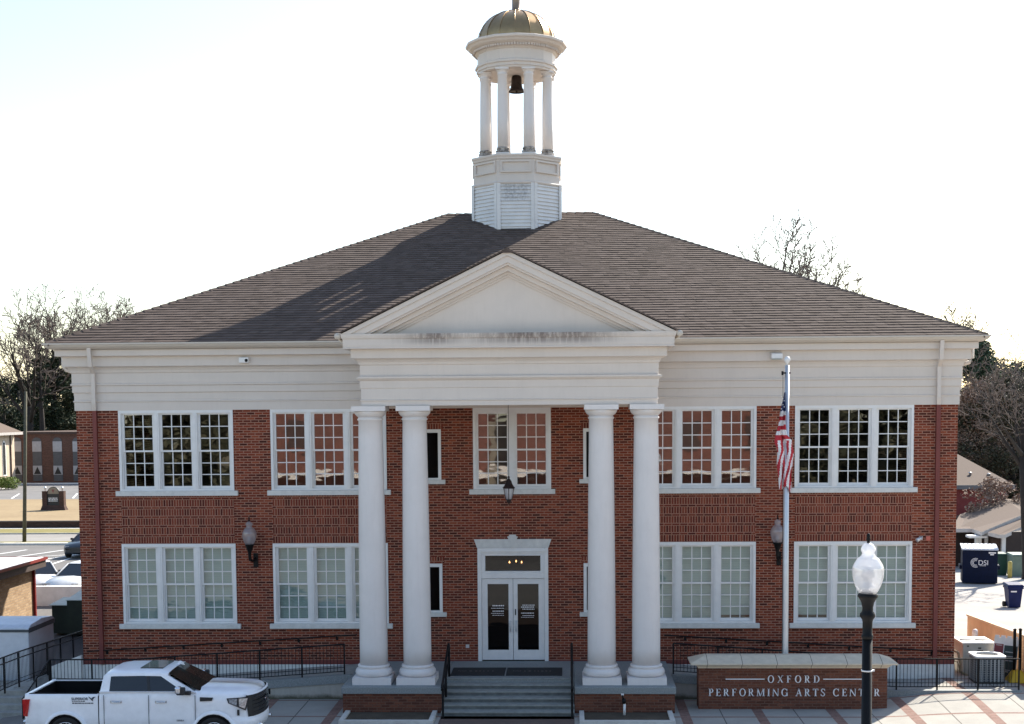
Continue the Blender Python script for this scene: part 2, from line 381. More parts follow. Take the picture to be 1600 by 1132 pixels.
for z0, z1 in ((.70, 4.7), (4.9, 8.29)):
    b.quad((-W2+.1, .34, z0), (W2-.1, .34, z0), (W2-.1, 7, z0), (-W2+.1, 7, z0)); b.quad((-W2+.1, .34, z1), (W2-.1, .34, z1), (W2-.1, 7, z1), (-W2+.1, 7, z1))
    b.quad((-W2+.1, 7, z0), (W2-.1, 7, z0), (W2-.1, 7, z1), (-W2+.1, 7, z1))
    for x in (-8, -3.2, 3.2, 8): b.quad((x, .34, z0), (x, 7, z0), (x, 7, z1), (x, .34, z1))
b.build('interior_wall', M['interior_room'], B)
b = MB(); b.sweep([(-.05, -.6), (.02, -.6), (.02, .60), (.0, .62), (-.05, .62)], [(-W2, D2), (-W2, 0), (W2, 0), (W2, D2)]); b.build('base_course', M['stucco'], B)
b = MB(); b.box(-W2-.004, -1.06, -.012, .02, .622, .755); b.box(1.06, W2+.012, -.012, .02, .622, .755); b.box(W2, W2+.012, .02, D2, .622, .755); b.build('painted_course', M['maroon'], B)
b = MB()
for sx in (-1, 1):
    for a, c in ((8.31, 11.71), (3.74, 7.15)):
        x0, x1 = sorted((sx*a, sx*c)); b = MB(); b.box(x0, x1, -.006, .02, 4.275, 5.70); b.build('soldier_brick_panel', M['soldier'], B)
    x0, x1 = sorted((sx*2.04, sx*2.92))
    for za, zb_ in ((3.655, 3.85), (7.645, 7.84)): b = MB(); b.box(x0, x1, -.005, .02, za, zb_); b.build('soldier_brick_panel', M['soldier'], B)

# ---- windows
def sash(fr, gl, x0, x1, z0, z1, y, nx, nz, st=.05, bot=.07):
    fr.box(x0, x0+st, y, y+.05, z0, z1); fr.box(x1-st, x1, y, y+.05, z0, z1)
    fr.box(x0+st, x1-st, y, y+.05, z0, z0+bot); fr.box(x0+st, x1-st, y, y+.05, z1-st, z1)
    a0, a1, c0, c1 = x0+st, x1-st, z0+bot, z1-st
    for i in range(1, nx): q = a0+(a1-a0)*i/nx; fr.box(q-.013, q+.013, y+.004, y+.045, c0, c1)
    for i in range(1, nz):
        q = c0+(c1-c0)*i/nz
        for j in range(nx):
            u0 = a0+(a1-a0)*j/nx+.013; u1 = a0+(a1-a0)*(j+1)/nx-.013
            fr.box(u0, u1, y+.006, y+.043, q-.013, q+.013)
    gl.quad((a0-.01, y+.03, c0-.01), (a1+.01, y+.03, c0-.01), (a1+.01, y+.03, c1+.01), (a0-.01, y+.03, c1+.01))
rnd = random.Random(5)
def window(x0, x1, z0, z1, kind, n):
    fr = MB(); gl = MB()
    top = z1 if kind == 'low' else z1
    yb = .03
    fo = .075; head = .10 if kind == 'low' else .12
    if kind == 'mid': head = .16
    fr.box(x0, x0+fo, -.03, .2, z0, z1); fr.box(x1-fo, x1, -.03, .2, z0, z1); fr.box(x0+fo, x1-fo, -.03, .2, z1-head, z1); fr.box(x0+fo, x1-fo, -.015, .2, z0, z0+.05)
    m = (x1-x0)/n; mu = .135; a = x0+fo; c = x1-fo
    for i in range(1, n):
        q = x0+m*i; fr.box(q-mu/2, q+mu/2, -.02, .2, z0+.05, z1-head); fr.box(q-.018, q+.018, -.034, -.02, z0+.05, z1-head)
    for i in range(n):
        u0 = a if i == 0 else x0+m*i+mu/2; u1 = c if i == n-1 else x0+m*(i+1)-mu/2
        fr.box(u0, u0+.035, .035, .2, z0+.05, z1-head); fr.box(u1-.035, u1, .035, .2, z0+.05, z1-head)
        u0 += .035; u1 -= .035; zm = (z0+.05+z1-head)/2
        sash(fr, gl, u0, u1, zm-.02, z1-head, .05, 3, 3, .045, .05); sash(fr, gl, u0, u1, z0+.05, zm+.028, .105, 3, 3, .045, .085)
    wn = fr.build('window', M['frame'], B)
    gl.build('pane', M['glass_low' if kind == 'low' else 'glass'], wn)
    s = MB(); s.box(x0-.12, x1+.12, -.10, .04, z0-.15, z0-.002); s.build('sill', M['sill'], wn, bevel=.012)
    if kind == 'low':
        bl = MB()
        for i in range(n):
            u0 = x0+m*i+.1; u1 = x0+m*(i+1)-.1; h = z0+.08+(.10 if rnd.random() < .3 else 0)
            k_ = int((z1-head-h)/.05)
            for t in range(k_):
                zz = z1-head-t*.05; bl.quad((u0, .235, zz-.05), (u1, .235, zz-.05), (u1, .255, zz-.004), (u0, .255, zz-.004))
        bl.build('blind', M['blind'], wn)
for x0, x1, z0, z1, kind in wins:
    if kind in ('up', 'low', 'mid'): window(x0, x1, z0, z1, kind, 2 if kind == 'mid' else 3)
    else:
        fr = MB(); gl = MB(); fr.box(x0, x0+.09, -.03, .2, z0, z1); fr.box(x1-.09, x1, -.03, .2, z0, z1); fr.box(x0+.09, x1-.09, -.03, .2, z1-.1, z1); fr.box(x0+.09, x1-.09, -.02, .2, z0, z0+.05)
        gl.quad((x0+.05, .1, z0), (x1-.05, .1, z0), (x1-.05, .1, z1), (x0+.05, .1, z1))
        wn = fr.build('window', M['frame'], B); gl.build('pane', M['glass_door'], wn)
        s = MB(); s.box(x0-.12, x1+.12, -.09, .04, z0-.13, z0-.002); s.build('sill', M['sill'], wn, bevel=.012)
# ---- entrance
d = MB()
for s in (-1, 1):
    a, c = sorted((s*.935, s*1.05)); d.box(a, c, -.04, .22, .72, 4.11)
d.box(-.935, .935, -.03, .22, 3.94, 4.11); d.box(-.935, .935, -.02, .22, 3.2, 3.38); d.box(-.935, -.82, -.01, .22, 3.38, 3.94); d.box(.82, .935, -.01, .22, 3.38, 3.94); d.box(-.82, .82, -.01, .2, 3.88, 3.94); d.box(-.82, .82, -.01, .2, 3.38, 3.42)
d.box(-1.0, 1.0, -.065, -.04, 4.0, 4.06)
df = d.build('door_frame', M['frame'], B, bevel=.008)
g = MB(); g.quad((-.82, .08, 3.42), (.82, .08, 3.42), (.82, .08, 3.88), (-.82, .08, 3.88)); g.build('transom_pane', M['glass_door'], df)
for s in (-1, 1):
    x0, x1 = sorted((s*.006, s*.93)); g0, g1 = sorted((s*.135, s*.76)); d = MB()
    d.box(x0, g0, .02, .07, .75, 3.19); d.box(g1, x1, .02, .07, .75, 3.19); d.box(g0, g1, .02, .07, .75, 1.05); d.box(g0, g1, .02, .07, 3.03, 3.19)
    dl = d.build('door', M['frame'], B, bevel=.006)
    g = MB(); g.quad((g0, .05, 1.05), (g1, .05, 1.05), (g1, .05, 3.03), (g0, .05, 3.03)); g.build('pane', M['glass_door'], dl)
    h = MB(); xh = s*.085; h.tube([(xh, .02, 1.62), (xh, -.06, 1.62), (xh, -.06, 1.92), (xh, .02, 1.92)], .017, 8); h.build('door_handle', M['alum'], dl)
    t = MB(); r0 = random.Random(11+s)
    for row, (zz, hh) in enumerate(((2.36, .035), (2.29, .02), (2.20, .028), (2.14, .016), (2.08, .016)) if s < 0 else ((2.38, .025), (2.32, .03), (2.26, .025), (2.14, .028), (2.07, .02), (2.02, .014))):
        x = (g0+g1)/2-.17-.04*(row % 2)
        while x < (g0+g1)/2+.17:
            q = r0.uniform(.02, .05); t.box(x, x+q, .043, .046, zz, zz+hh); x += q+.014
    t.build('door_lettering', M['lettering'], dl)
lk = MB(); lk.box(.055, .085, .005, .022, 2.1, 2.28); lk.build('door_lock', M['black'], B)
d = MB(); d.prism([(-1.06, 4.115), (1.06, 4.115), (1.15, 4.375), (-1.15, 4.375)], -.03, .02); d.prism([(-.075, 4.12), (.075, 4.12), (.135, 4.42), (.15, 4.42), (.15, 4.46), (.10, 4.46), (.10, 4.51), (-.10, 4.51), (-.10, 4.46), (-.15, 4.46), (-.15, 4.42), (-.135, 4.42)], -.08, -.032)
d.build('lintel', M['sill'], B)
ou = MB(); ou.box(-1.42, -1.32, -.05, 0, 1.12, 1.22); ou.build('outlet_box', M['alum'], B)
# ---- frieze, eaves and gutter (swept round all four sides)
fp = [(-.2, 8.26), (.035, 8.26), (.035, 8.50), (.06, 8.52), (.06, 8.55), (.035, 8.57), (.035, 8.785), (.075, 8.80), (.075, 8.99), (.115, 9.01), (.115, 9.05), (.08, 9.075), (.08, 9.36), (.11, 9.39), (.12, 9.45), (.16, 9.52), (.22, 9.555), (.27, 9.565), (.27, 9.86), (.44, 9.865), (.44, 10.05), (.40, 10.06), (.40, 10.2), (-.2, 10.2)]
rect = [(-W2, D2), (-W2, 0), (W2, 0), (W2, D2)]
b = MB(); b.sweep(fp, rect+[], closed=True); b.build('frieze', M['white'], B)
b = MB(); b.sweep([(.44, 10.06), (.54, 10.06), (.60, 10.09), (.66, 10.13), (.69, 10.18), (.72, 10.19), (.72, 10.235), (.70, 10.235), (.70, 10.2), (.44, 10.12)], rect, closed=True); b.build('gutter', trim_mat('gutter_paint', (.60, .54, .47)), B)
# ---- roof
rs = random.Random(3)
def shingle_slope(mb, A, Bp, Cp, Dp, exp=.20, tab=.22):    # A,B along the eave, C,D along the ridge (D above A)
    A, Bp, Cp, Dp = map(Vector, (A, Bp, Cp, Dp))
    n = (Bp-A).cross(Dp-A).normalized(); L = ((Dp-A)-(Bp-A).normalized()*((Dp-A).dot((Bp-A).normalized()))).length
    mb.quad(A, Bp, Cp, Dp) if (Cp-Dp).length > 1e-3 else mb.add([A, Bp, Cp], [(0, 1, 2)])
    N = int(L/exp)
    for k in range(N+1):
        s0 = k*exp/L; s1 = min(1, (k+1)*exp/L)
        if s0 >= 1: break
        l0, r0 = A.lerp(Dp, s0), Bp.lerp(Cp, s0); l1, r1 = A.lerp(Dp, s1), Bp.lerp(Cp, s1)
        ax = (Bp-A).normalized(); wl = (r0-l0).length
        if wl < .05: continue
        x = -rs.uniform(0, tab)
        while x < wl:
            wt = tab*rs.choice((.6, .8, 1, 1.2, 1.5)); u0, u1 = max(0, x), min(wl, x+wt); x += wt
            if u1-u0 < .01: continue
            f0, f1 = u0/wl, u1/wl; t = rs.choice((.022, .025, .028))
            p0, p1, p2, p3 = l0.lerp(r0, f0), l0.lerp(r0, f1), l1.lerp(r1, f1), l1.lerp(r1, f0)
            a, b_, c, d_ = p0+n*t, p1+n*t, p2+n*.006, p3+n*.006
            mb.add([p0+n*.001, p1+n*.001, a, b_, c, d_], [(2, 3, 4, 5), (0, 1, 3, 2), (0, 2, 5), (1, 4, 3)])
def cap_line(mb, p, q, wdt=.17, step=.30):
    p, q = Vector(p), Vector(q); L = (q-p).length; d = (q-p)/L; s = d.cross(Vector((0, 0, 1))).normalized(); up = s.cross(d)
    n = int(L/step)
    for k in range(n):
        a = p+d*(L*k/n); c = p+d*(L*(k+1)/n+.03); h0, h1 = .055, .03
        mb.add([a-s*wdt-up*.05, a+up*h0, a+s*wdt-up*.05, c-s*wdt-up*.065, c+up*h1, c+s*wdt-up*.065, a-s*wdt-up*.09, a+s*wdt-up*.09], [(0, 1, 4, 3), (1, 2, 5, 4), (0, 6, 7, 2, 1)])
EO = .63; ez = 10.235; RX, RY, RZ = 2.64, 10.0, 15.27
e = [(-W2-EO, -EO, ez), (W2+EO, -EO, ez), (W2+EO, D2+EO, ez), (-W2-EO, D2+EO, ez)]; rl, rr = (-RX-.03, RY, RZ), (RX-.05, RY, RZ)
b = MB(); shingle_slope(b, e[0], e[1], rr, rl); shingle_slope(b, e[1], e[2], rr, rr); shingle_slope(b, e[2], e[3], rl, rr); shingle_slope(b, e[3], e[0], rl, rl)
cap_line(b, e[0], rl); cap_line(b, e[1], rr); cap_line(b, rl, rr); cap_line(b, e[2], rr); cap_line(b, e[3], rl)
rf = b.build('roof', M['shingle'], B)
# ---- downspouts
for s in (-1, 1):
    b = MB(); x = s*12.42
    def sq(mb, pts, h=.055, y=.045):
        for (xa, ya, za), (xb, yb, zb) in zip(pts, pts[1:]):
            mb.hexa([(xa-h, ya-y, za), (xa+h, ya-y, za), (xa+h, ya+y, za), (xa-h, ya+y, za), (xb-h, yb-y, zb), (xb+h, yb-y, zb), (xb+h, yb+y, zb), (xb-h, yb+y, zb)])
    sq(b, [(s*12.36, -.60, 10.1), (s*12.36, -.50, 9.55)]); sq(b, [(s*12.36, -.50, 9.56), (s*12.39, -.20, 9.36)]); sq(b, [(s*12.39, -.19, 9.37), (s*12.40, -.16, 8.45)]); sq(b, [(s*12.40, -.16, 8.46), (x, -.09, 8.26)], .06)
    ds = b.build('downspout', M['white'], B)
    b = MB(); b.box(x-.06, x+.06, -.11, -.01, .64, 8.27); b.build('painted_pipe', M['maroon'], ds)
    b = MB(); b.tube([(s*13.52, .5, 9.9), (s*13.52, .5, 9.62), (s*13.45, .5, 9.5), (s*13.26, .5, 9.44), (s*13.19, .5, 9.34), (s*13.17, .5, 8.72), (s*13.12, .5, 8.56), (s*13.0, .5, 8.5)], .062, 8); b.build('side_downspout', M['white'], B)
# ---- portico
PX, PY, PO = 4.0, -3.55, .065
path = [(PO-PX, .0), (PO-PX, PY), (PO+PX, PY), (PO+PX, .0)]
pf = [(-.5, 8.33), (0, 8.33), (0, 8.455), (.03, 8.47), (.03, 8.49), (.0, 8.50), (.0, 8.80), (.02, 8.81), (.035, 9.0), (.075, 9.03), (.115, 9.07), (.115, 9.115), (.06, 9.12), (.02, 9.14), (.02, 9.42), (.05, 9.44), (.06, 9.5), (.11, 9.56), (.18, 9.60), (.23, 9.605), (.23, 9.85), (.42, 9.855), (.42, 9.89), (.38, 9.90), (-.5, 9.9)]
b = MB(); b.sweep(pf, path); b.build('entablature', M['white'], B)
b = MB(); b.sweep([(.0, 9.895), (.40, 9.895), (.41, 9.94), (.415, 10.1), (.44, 10.13), (.46, 10.20), (.46, 10.245), (.0, 10.245)], [(PO-PX, -.5), (PO-PX, PY), (PO+PX, PY), (PO+PX, -.5)]); b.build('cornice', M['streaked'], B)
b = MB(); b.box(-PX+.3, PX-.3, PY+.3, -.02, 8.42, 8.5); b.build('portico_ceiling', M['white'], B)
XC, AZ, m_ = 4.44, 12.39, (12.39-10.25)/4.44
def chevron(mb, top, bot, y0, y1, zb=10.248):
    xo = (AZ-top-zb)/m_; xi = (AZ-bot-zb)/m_
    for s in (-1, 1):
        p = [(PO, AZ-top), (PO+s*xo, zb), (PO+s*xi, zb), (PO, AZ-bot)]
        mb.prism(p, y0, y1)
b = MB(); chevron(b, 0, .12, PY-.46, -.3); chevron(b, .121, .30, PY-.41, -.3); chevron(b, .301, .36, PY-.36, -.3); b.build('raking_cornice', M['white'], B)
b = MB(); chevron(b, .361, .50, PY-.22, -.3); chevron(b, .501, .58, PY-.10, -.3); chevron(b, .581, .64, PY-.05, -.3); b.build('raking_moulding', M['white'], B)
b = MB(); xo = (AZ-.63-10.248)/m_; b.prism([(PO-xo, 10.25), (PO+xo, 10.25), (PO, AZ-.63)], PY, -.4); b.build('tympanum', M['white'], B)
yb = 4.2
b = MB(); z0 = 10.27; zr = AZ+.03; XE = XC+.03
shingle_slope(b, (PO-XE, yb, z0), (PO-XE, PY-.52, z0), (PO, PY-.52, zr), (PO, yb, zr)); shingle_slope(b, (PO+XE, PY-.52, z0), (PO+XE, yb, z0), (PO, yb, zr), (PO, PY-.52, zr))
for s in (-1, 1): b.quad((PO+s*XE, PY-.521, z0-.01), (PO, PY-.521, zr-.01), (PO, PY-.521, zr+.03), (PO+s*XE, PY-.521, z0+.03))
cap_line(b, (PO, PY-.52, zr), (PO, yb, zr)); b.build('portico_roof', M['shingle'], B)
for s in (-1, 1):
    b = MB(); b.tube([(PO+s*(XC+.11), PY-.45, 10.19), (PO+s*(XC+.11), -.75, 10.19)], .085, 10); b.tube([(PO+s*(XC+.1), PY-.2, 10.12), (PO+s*(XC-.1), PY-.15, 9.95), (PO+s*(PX+.2), PY+.3, 9.8)], .04, 6); b.build('portico_gutter', trim_mat('gutter_paint', (.60, .54, .47)), B)
# ---- columns
ZF = .72
for s, xc in ((-1, 3.74), (-1, 2.53), (1, 2.55), (1, 3.77)):
    b = MB(); x, y = s*xc, -3.2; prof = []
    for i in range(15):
        t = i/14; r = .385-.058*(t**1.7); prof.append((r, 1.22+(7.93-1.22)*t))
    prof += [(.345, 7.94), (.36, 7.965), (.345, 7.99), (.33, 8.0), (.33, 8.03)]
    b.lathe(x, y, prof, 40)
    col = b.build('column', M['column'], B)
    b = MB(); b.lathe(x, y, [(.40, 1.23), (.43, 1.22), (.445, 1.19), (.43, 1.155), (.415, 1.145), (.405, 1.13), (.47, 1.115), (.5, 1.07), (.51, 1.02), (.5, .965), (.46, .925), (.4, .92)], 40); b.box(x-.53, x+.53, y-.53, y+.53, ZF+.002, .92); b.build('column_base', M['column'], col)
    b = MB(); b.lathe(x, y, [(.33, 8.03), (.36, 8.05), (.41, 8.1), (.435, 8.15), (.44, 8.185), (.40, 8.19)], 40); b.box(x-.46, x+.46, y-.46, y+.46, 8.19, 8.325); b.build('capital', M['column'], col)
# ---- porch floor, pedestals, steps
b = MB(); b.box(-1.79, 1.79, -2.68, -.001, -.1, ZF); fl = b.build('porch_floor', M['granite'], B)
for s in (-1, 1):
    x0, x1 = sorted((s*1.8, s*4.5)); b = MB(); b.box(x0, x1, -3.95, -.021, -.3, .53); pb = b.build('pedestal', M['sign_brick'], B)
    b = MB(); b.box(x0-(.03 if s < 0 else -.0), x1+(.03 if s > 0 else 0), -4.0, -.021, .532, ZF); b.build('pedestal_cap', M['granite'], pb, bevel=.015)
b = MB()
b.mi = 1; b.box(-1.79, 1.79, -2.70, -2.681, ZF-.04, ZF+.001)
for i in range(6):
    y1 = -2.68-.33*i; z = ZF-.12*(i+1); b.mi = 0; b.box(-1.79, 1.79, y1-.33, y1-.0005, -.2, z-.041); b.mi = 1; b.box(-1.79, 1.79, y1-.35, y1-.0005, z-.04, z)
st = b.build('steps', [plain('riser_slate', (.12, .13, .125), .85, var=.35, scale=4), plain('worn_tread', (.27, .28, .265), .85, var=.2, scale=6)], B, bevel=.006)
# ---- cupola
CX, CY = -.13, 10.0
def octo(r, z): return [(CX+r*cos(pi/8+i*pi/4), CY+r*sin(pi/8+i*pi/4), z) for i in range(8)]
def oring(mb, prof, n=8, ph=pi/8): mb.lathe(CX, CY, prof, n, ph, smooth=False)
AP = 1/cos(pi/8)
b = MB(); prof = [(1.56*AP, 13.2)]
z = 14.55
cb = MB(); oring(cb, [(1.545*AP, 13.2), (1.545*AP, 16.16)])
n_b = 14
for k in range(n_b):     # clapboards
    za = 14.36+k*.128; zb_ = min(za+.128, 16.16); cb.lathe(CX, CY, [(1.592*AP, za), (1.55*AP, zb_)], 8, pi/8, False)
for i in range(8):       # corner boards
    a = pi/8+i*pi/4; px_, py_ = CX+1.598*AP*cos(a), CY+1.598*AP*sin(a)
    for sg in (-1, 1):
        an = a+sg*pi/8; t_ = Vector((-sin(an), cos(an)))*sg; nn = Vector((cos(an), sin(an)))
        c0 = Vector((px_, py_)); 
        p0 = c0+nn*.012; p1 = c0+t_*.13+nn*.012
        cb.add([(p0.x, p0.y, 13.2), (p1.x, p1.y, 13.2), (p1.x, p1.y, 16.16), (p0.x, p0.y, 16.16)], [(0, 1, 2, 3)])
def cup_mat():
    k = NT('clapboard_paint'); k.p(.55, 0, .35); v = k.coord(); x, y, z = k.sep(v)
    n = k.noise(v, 14, 4, .75); dx = k.ramp(k.math('ABSOLUTE', k.math('ADD', x, .13)), [(.35, 1.), (.52, 0.)]); dz = k.ramp(k.math('ABSOLUTE', k.math('SUBTRACT', z, 15.85)), [(.26, 1.), (.4, 0.)])
    fr = k.math('LESS_THAN', y, 8.6)
    mil = k.math('MULTIPLY', k.math('MULTIPLY', dx, dz), k.math('MULTIPLY', fr, k.ramp(n, [(.36, 0.), (.62, .75)])))
    col = k.mix(k.ramp(k.noise(v, 2, 4), [(.4, 0.), (.75, 1.)]), (.75, .74, .73), (.66, .65, .64)); k.color(k.mix(mil, col, (.28, .28, .29))); return k.m
cup = cb.build('cupola', cup_mat(), B)
b = MB(); oring(b, [(1.5*AP, 16.1), (1.60*AP, 16.1), (1.62*AP, 16.15), (1.60*AP, 16.19), (1.535*AP, 16.20), (1.535*AP, 16.42), (1.515*AP, 16.43), (1.515*AP, 16.95), (1.56*AP, 16.97), (1.57*AP, 17.03), (1.60*AP, 17.08), (1.60*AP, 17.14), (1.2*AP, 17.2)])
for i in range(8):
    a = i*pi/4; nn = Vector((cos(a), sin(a), 0)); t_ = Vector((-sin(a), cos(a), 0)); c0 = Vector((CX, CY, 0))+nn*1.515
    hw = 1.515*math.tan(pi/8); 
    def rect_frame(h0, h1, z0, z1, d0, wd):
        for (u0, u1, v0, v1) in ((h0, h1, z0, z0+wd), (h0, h1, z1-wd, z1), (h0, h0+wd, z0+wd, z1-wd), (h1-wd, h1, z0+wd, z1-wd)):
            vs = []
            for dd in (0, d0):
                for u, vv in ((u0, v0), (u1, v0), (u1, v1), (u0, v1)): q = c0+t_*u+nn*dd; vs.append((q.x, q.y, vv))
            b.add(vs, [(4, 5, 6, 7), (0, 1, 5, 4), (1, 2, 6, 5), (2, 3, 7, 6), (3, 0, 4, 7)])
    rect_frame(-hw+.09, hw-.09, 16.50, 16.92, .06, .06)
b.build('cupola_parapet', M['white'], cup, fix=False)
RC = 1.2
def grime_mat():
    k = NT('grimy_base_paint'); k.p(.8, 0, .2); v = k.coord(); k.color(k.mix(k.ramp(k.noise(v, 9, 4, .7), [(.38, 0.), (.62, 1.)]), (.52, .48, .44), (.11, .095, .085))); return k.m
grimy = grime_mat()
for i in range(8):
    a = pi/8+i*pi/4; x, y = CX+RC*cos(a), CY+RC*sin(a); b = MB()
    b.box(x-.235, x+.235, y-.235, y+.235, 17.165, 17.23)
    b.mi = 1; b.lathe(x, y, [(.22, 17.23), (.25, 17.26), (.25, 17.31), (.20, 17.33), (.20, 17.345), (.235, 17.37), (.22, 17.41), (.196, 17.43)], 20); b.mi = 0
    b.lathe(x, y, [(.195, 17.43), (.19, 18.4), (.18, 19.2), (.165, 19.92), (.185, 19.94), (.185, 19.97), (.165, 19.985), (.168, 20.03), (.21, 20.08), (.22, 20.10)], 20); b.box(x-.235, x+.235, y-.235, y+.235, 20.10, 20.155)
    b.build('cupola_column', [M['column'], grimy], cup)
P16 = dict(n=16, ph=-pi/2)
b = MB(); oring(b, [(.86, 20.16), (1.40, 20.16), (1.40, 20.22), (1.44, 20.23), (1.44, 20.33), (1.49, 20.35), (1.49, 20.42), (1.42, 20.45), (1.40, 20.47), (1.40, 20.80), (1.43, 20.82), (1.46, 20.86), (1.50, 20.88), (1.50, 20.93), (1.58, 20.96), (1.66, 21.0), (1.70, 21.02), (1.75, 21.08), (1.82, 21.12), (1.83, 21.19), (1.80, 21.21), (1.42, 21.28)], **P16)
for i in range(96):
    a = 2*pi*i/96; r = 1.56*(cos(pi/16)/cos(((a+pi/2) % (pi/8))-pi/16)); x, y = CX+r*cos(a), CY+r*sin(a); b.box(x-.03, x+.03, y-.03, y+.03, 20.885, 20.955)
b.build('cupola_entablature', M['white'], cup)
b = MB(); b.lathe(CX, CY, [(1.2, 20.15), (.9, 20.4), (.5, 20.55), (.02, 20.6)], 24, cap=False); b.build('cupola_ceiling', M['white'], cup)
b = MB(); prof = [(1.40*cos(t), 21.25+1.16*sin(t)) for t in [i*pi/2/14 for i in range(14)]]+[(.14, 22.41)]
for i in range(16):      # sixteen flat-crossed gores, each a little flatter than the sphere, with raised seams
    a0, a1 = -pi/2+i*pi/8, -pi/2+(i+1)*pi/8
    vs = [(CX+r*cos(a), CY+r*sin(a), z) for r, z in prof for a in (a0, a1)]
    o = b.sm; b.sm = True; b.add(vs, [(2*j, 2*j+1, 2*j+3, 2*j+2) for j in range(len(prof)-1)]); b.sm = o
    b.tube([(CX+(r+.012)*cos(a0), CY+(r+.012)*sin(a0), z+.008) for r, z in prof], .013, 5)
dm = b.build('dome', M['gold'], cup)
b = MB(); b.lathe(CX, CY, [(.14, 22.36), (.24, 22.39), (.24, 22.42), (.17, 22.46), (.145, 22.5), (.14, 22.95), (.17, 23.0), (.17, 23.05), (.1, 23.1), (.06, 23.2), (.04, 23.7), (.09, 23.78), (.1, 23.86), (.06, 23.95), (.0, 24.0)], 16); b.build('finial', plain('finial_bronze', (.28, .2, .14), .45, .7), cup)
bl = thing('bell', 'dark bronze bell hanging inside the open cupola', 'bell', (CX, CY, 19.58))
b = MB(); b.lathe(CX, CY, [(.0, 20.18), (.10, 20.17), (.165, 20.13), (.185, 20.06), (.19, 19.88), (.215, 19.74), (.26, 19.65), (.29, 19.61), (.285, 19.58), (.24, 19.62)], 24); b.build('bell_body', M['bronze'], bl)
b = MB(); b.bar((CX, CY, 20.16), (CX, CY, 20.58), .022, 8); b.box(CX-.10, CX+.10, CY-.03, CY+.03, 20.18, 20.24); b.build('hanger', M['bronze'], bl)
b = MB(); b.lathe(CX, CY, [(.0, 19.52), (.045, 19.54), (.05, 19.58), (.02, 19.62), (.015, 19.98)], 10); b.build('clapper', M['bronze'], bl)
# ============================================================ ground
def sm(a, b, x): t = max(0., min(1., (x-a)/(b-a))); return t*t*(3-2*t)
def gz(x, y, base=False):
    h = 0.
    if x > 12: h -= .047*max(0., min(y, 75)-9.5)*sm(12.5, 14.5, x)
    if x > 9 and not base: h += .22*sm(9.5, 12.6, x)*sm(-7, -2.1, y)*(1-sm(5.5, 8.5, y))*(1-sm(14.9, 15.3, x)*sm(-2.5, -1.5, y))
    if x < -12: h -= .32*sm(-12.6, -14.5, x)*(1-sm(7, 13, y))*(1-sm(-18, -30, x))
    return h
def sheet(name, xs, ys, dz, mat, kind='structure'):
    b = MB(); n = len(xs)
    b.sm = True
    b.add([(x, y, gz(x, y, name == 'ground')+dz) for y in ys for x in xs], [(j*n+i, j*n+i+1, (j+1)*n+i+1, (j+1)*n+i) for j in range(len(ys)-1) for i in range(n-1)])
    return tag(b.build(name, mat), kind=kind)
def lins(a, b, n): return [a+(b-a)*i/n for i in range(n+1)]
gx = [-900, -500, -250, -150, -100]+lins(-70, 70, 70)+[100, 150, 250, 500, 900]
gy = [-300, -150, -80]+lins(-60, 80, 70)+[100, 130, 170, 250, 500, 1200]
sheet('ground', gx, gy, -.06, M['earth'])
sheet('plaza', [-12, 9]+lins(9.5, 22, 25), [-16, -10]+lins(-7, 1.5, 17), .0, M['paving'])
sheet('driveway', lins(-24, -12.05, 14), lins(-16, 22, 38), -.002, M['asphalt'])
sheet('street', [-90, 0, 90], [-34, -25, -16.1], -.002, ground_mat('pale_street', (.42, .40, .375), (.48, .455, .43), (.36, .345, .32)))
sheet('far_pavement', [-90, 0, 90], [-66, -50, -34.05], .0, M['lot_conc'])
sheet('brick_path', [-1.79, 1.79], [-16, -4.68], .004, M['brick_paving'])
sheet('parking_lot', lins(-60, -13.6, 24), lins(22.05, 44.6, 12), -.002, M['asphalt'])
sheet('service_lot', lins(13.02, 60, 47), lins(1.5, 52, 50), .0, M['lot_conc'])
sheet('yard_pad', lins(13.02, 15.0, 8), lins(1.55, 9, 15), .006, M['lot_conc'])
b = MB()
for (xa, ya), (xb, yb_) in (((-32.6, 36.0), (-30.9, 41.64)), ((-30.3, 36.5), (-28.44, 41.75)), ((-28.5, 34.0), (-26.7, 39.2)), ((-26.4, 32.5), (-26.5, 36.9)), ((-24, 33), (-24.3, 38))):
    d = Vector((xb-xa, yb_-ya)).normalized(); p = Vector((d.y, -d.x))*.09
    b.quad((xa-p.x, ya-p.y, .004), (xa+p.x, ya+p.y, .004), (xb+p.x, yb_+p.y, .004), (xb-p.x, yb_-p.y, .004))
b.quad((-36, 32.3, .008), (-36, 32.1, .008), (-22, 42.4, .008), (-22, 42.6, .008))
tag(b.build('parking_lines', M['line']), kind='structure')
b = MB(); b.box(-75, -14, 44.62, 45.1, -.1, .12); tag(b.build('kerb', M['kerb']), kind='structure')
tag(sheet('verge', [-75, -14], [45.1, 46.6], .05, M['grass']), kind='structure')
sheet('far_road', [-95, -14], [46.6, 52.4], .004, ground_mat('worn_road', (.25, .235, .22), (.30, .285, .27), (.20, .19, .18)))
sheet('far_verge', [-95, -14], [52.6, 56.2], .06, M['grass'])
b = MB(); b.box(-95, -14, 52.4, 52.6, -.1, .08); tag(b.build('far_kerb', M['conc']), kind='structure')
sheet('footpath', [-95, -14], [56.2, 57.1], .055, M['kerb'])
sheet('lawn', [-100, -25], [57.5, 90], .05, M['drygrass'])
sheet('church_parking', [-110, -30], [90, 119], .004, ground_mat('faded_asphalt', (.17, .168, .17), (.22, .215, .215), (.13, .13, .13)))
b = MB(); b.box(-110, -30, 119, 119.2, -.1, .15); b.quad((-57.5, 92, .02), (-57.2, 92, .02), (-60.9, 118, .02), (-61.2, 118, .02))
